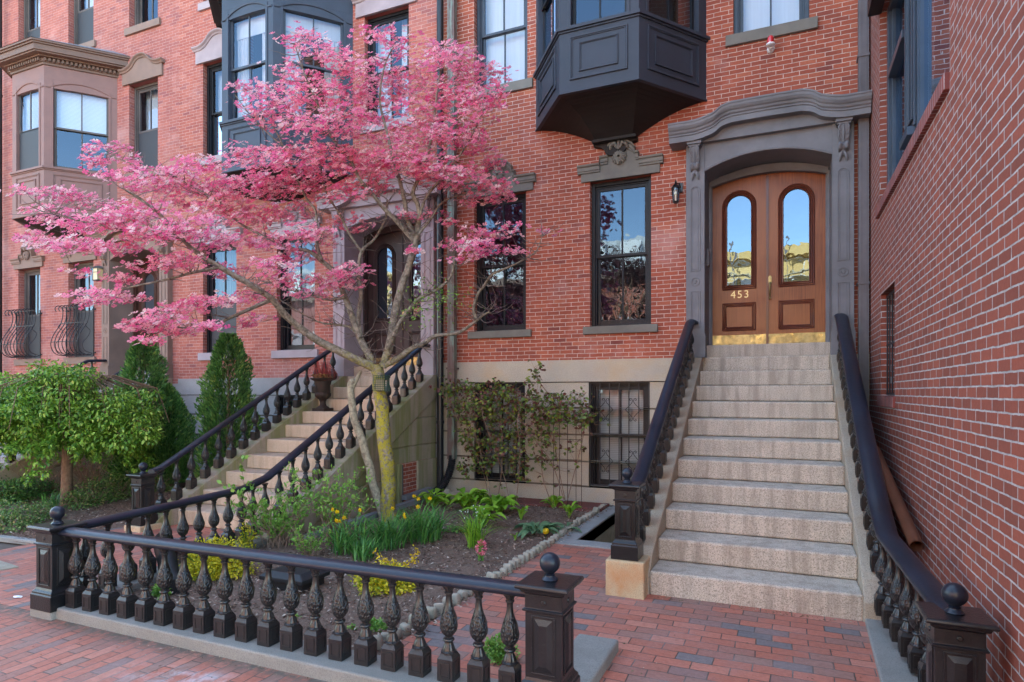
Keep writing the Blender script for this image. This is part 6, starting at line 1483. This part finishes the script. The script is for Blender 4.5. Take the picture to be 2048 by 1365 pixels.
broad('hosta', 'broad-leaved light green plant under the rose, left clump', 935, 1022, 32, .26, .15, 'leaf_hosta', .22, .20)
broad('hosta', 'broad-leaved light green plant under the rose, right clump', 998, 1028, 30, .25, .14, 'leaf_hosta', .20, .18)
broad('hosta', 'light green broad plant behind the white bell flowers', 965, 1055, 20, .26, .12, 'leaf_hosta', .18, .14, 1.)
broad('hosta', 'light green sprouts left of the grey-green tulip leaves', 1042, 1040, 9, .20, .07, 'leaf_hosta', .12, .06, 1.3)
broad('hosta', 'young upright light green plant beside the wall near the trellis, left one', 1108, 1018, 14, .22, .075, 'leaf_hosta', .14, .07, 1.2)
broad('hosta', 'young upright light green plant beside the wall near the trellis, right one', 1138, 1034, 13, .22, .075, 'leaf_hosta', .12, .05, 1.3)
broad('tulip_leaves', 'wide grey-green tulip leaves sprawling by the cobblestone edging', 1072, 1068, 26, .32, .095, 'leaf_tulip', .07, .12, .6)
broad('tulip_leaves', 'grey-green tulip leaves lying over the cobblestone edging', 1132, 1062, 6, .24, .07, 'leaf_tulip', .04, .05, .4)
broad('sprout', 'narrow upright green sprouts in the mulch left of the yellow tulip', 1030, 1082, 4, .14, .03, 'leaf_hosta', .04, .02, 3.)
broad('seedling', 'low grey-green leaves between the daffodils and the bell flowers', 905, 1065, 22, .09, .05, 'leaf_blade', .05, .16, .5)
b = atG(1092, 1078, .0); tl = thing('yellow_tulip', 'single small yellow tulip by the tulip leaves', 'flower', tuple(b)); m = MB(); m.tube([b, b+Vector((.0, -.01, .06))], .004, 5); m.build('stem', M['leaf_blade'], tl)
m = MB(); c = b+Vector((0, -.01, .055)); m.lathe([(.008,0),(.028,.010),(.040,.030),(.038,.052),(.025,.068),(.012,.064)], tuple(c), 12, lambda r_, z, a: r_*(1+.08*math.cos(3*a))); m.build('petals', M['petal_yellow'], tl, smooth=60)
# climbing rose on the wall, with trellis
tz = atY(1136, 1008, 8.85); tr_ = thing('trellis', 'thin rusty wire trellis against the granite wall beside the barred window', 'trellis', (tz.x, tz.y, 0)); m = MB()
xs_ = [atY(x, 900, 8.9).x for x in (1107, 1119, 1135, 1152, 1163)]
for x in xs_: m.tube([(x, 8.9, -.05), (x, 8.9, 1.28)], .005, 5)
for z in (.35, .72, 1.02, 1.27): m.tube([(xs_[0], 8.9, z), (xs_[-1], 8.9, z)], .004, 5)
m.build('wire_frame', paint('rusty_wire', (.06,.035,.028), .7), tr_)
b1 = atY(1000, 1022, 8.75); rs = thing('climbing_rose', 'climbing rose with reddish green leaves arching over the left basement window', 'shrub', (b1.x, b1.y, 0)); m = MB(); C = []
canes = [[(985,1030),(975,960),(960,900),(945,850),(930,800),(925,770)], [(988,1030),(1000,970),(1005,900),(1000,830),(985,780)], [(1025,1040),(1035,980),(1040,900),(1035,840),(1050,790),(1075,760),(1068,735)],
 [(985,1030),(965,940),(935,880),(915,840),(905,800)], [(1025,1040),(1010,960),(985,890),(965,830),(960,790),(900,775),(885,785)], [(1100,1000),(1085,950),(1082,880),(1086,835)], [(1130,1000),(1118,940),(1110,890),(1112,850),(1130,830)],
 [(1135,1000),(1150,940),(1165,880),(1170,840),(1180,830)], [(1128,1000),(1105,930),(1070,880),(1050,850),(1035,830)], [(1075,760),(1100,790),(1130,800),(1165,815),(1190,850)], [(1040,800),(1080,800),(1120,815),(1150,800),(1170,790)], [(960,800),(1000,780),(1040,790),(1080,810)]]
for cn in canes:
    yy = random.uniform(8.75, 9.0); P = [atY(x, y, yy+.12*math.sin(i*1.7)-.1) for i, (x, y) in enumerate(cn)]; P = [Vector(v) for v in smooth_path([tuple(v) for v in P], 5)]; n = len(P); m.tube(P, [.008*(1-.6*i/n) for i in range(n)], 5, False)
    for v in P[int(n*.25):]:
        for q_ in range(2): d = Vector((random.gauss(0, .10), random.gauss(-.03, .07), random.gauss(.02, .09))); m.tube([v, v+d], [.003, .0015], 4, False); C.append(tuple(v+d))
spr = [(925,775,45,14),(985,780,55,14),(940,820,45,30),(1000,820,45,32),(1050,815,35,28),(1100,830,40,20),(1140,835,35,16),(950,880,28,28),(1000,885,32,26),(1040,870,22,26),(930,930,14,25),(965,930,18,18),(1040,925,20,22),(1168,838,24,14),(890,790,14,7),(1085,920,12,12),(1072,748,10,10),(1045,955,14,10),(1110,795,30,10),(1085,860,16,30)]
for (cx, cy, rx, ry) in spr:
    for k in range(int(rx*ry/11)):
        a = random.uniform(0, 6.28); r_ = math.sqrt(random.random()); C.append(tuple(atY(cx+rx*r_*math.cos(a), cy+ry*r_*math.sin(a), random.uniform(8.62, 9.1))))
m.build('canes', M['twig'], rs, smooth=60); C = np.array(C); n = len(C)
D = rdir(n, -.6, .4); PP = []; DD = []
for q_ in range(3): PP.append(C+rng.normal(0, .014, (n, 3))); DD.append(D+rdir(n)*.8)
PP = np.concatenate(PP); DD = np.concatenate(DD); PP[:, 1] = np.minimum(PP[:, 1], 9.18); V, Fc = leaves(PP, DD, rdir(len(PP), .1, 1)+np.array([0, -.5, 0]), rng.uniform(.04, .078, len(PP)), rng.uniform(.028, .048, len(PP)), 'leaf')
link('leaves', np_mesh('leaves', V, Fc), M['leaf_rose'], rs)
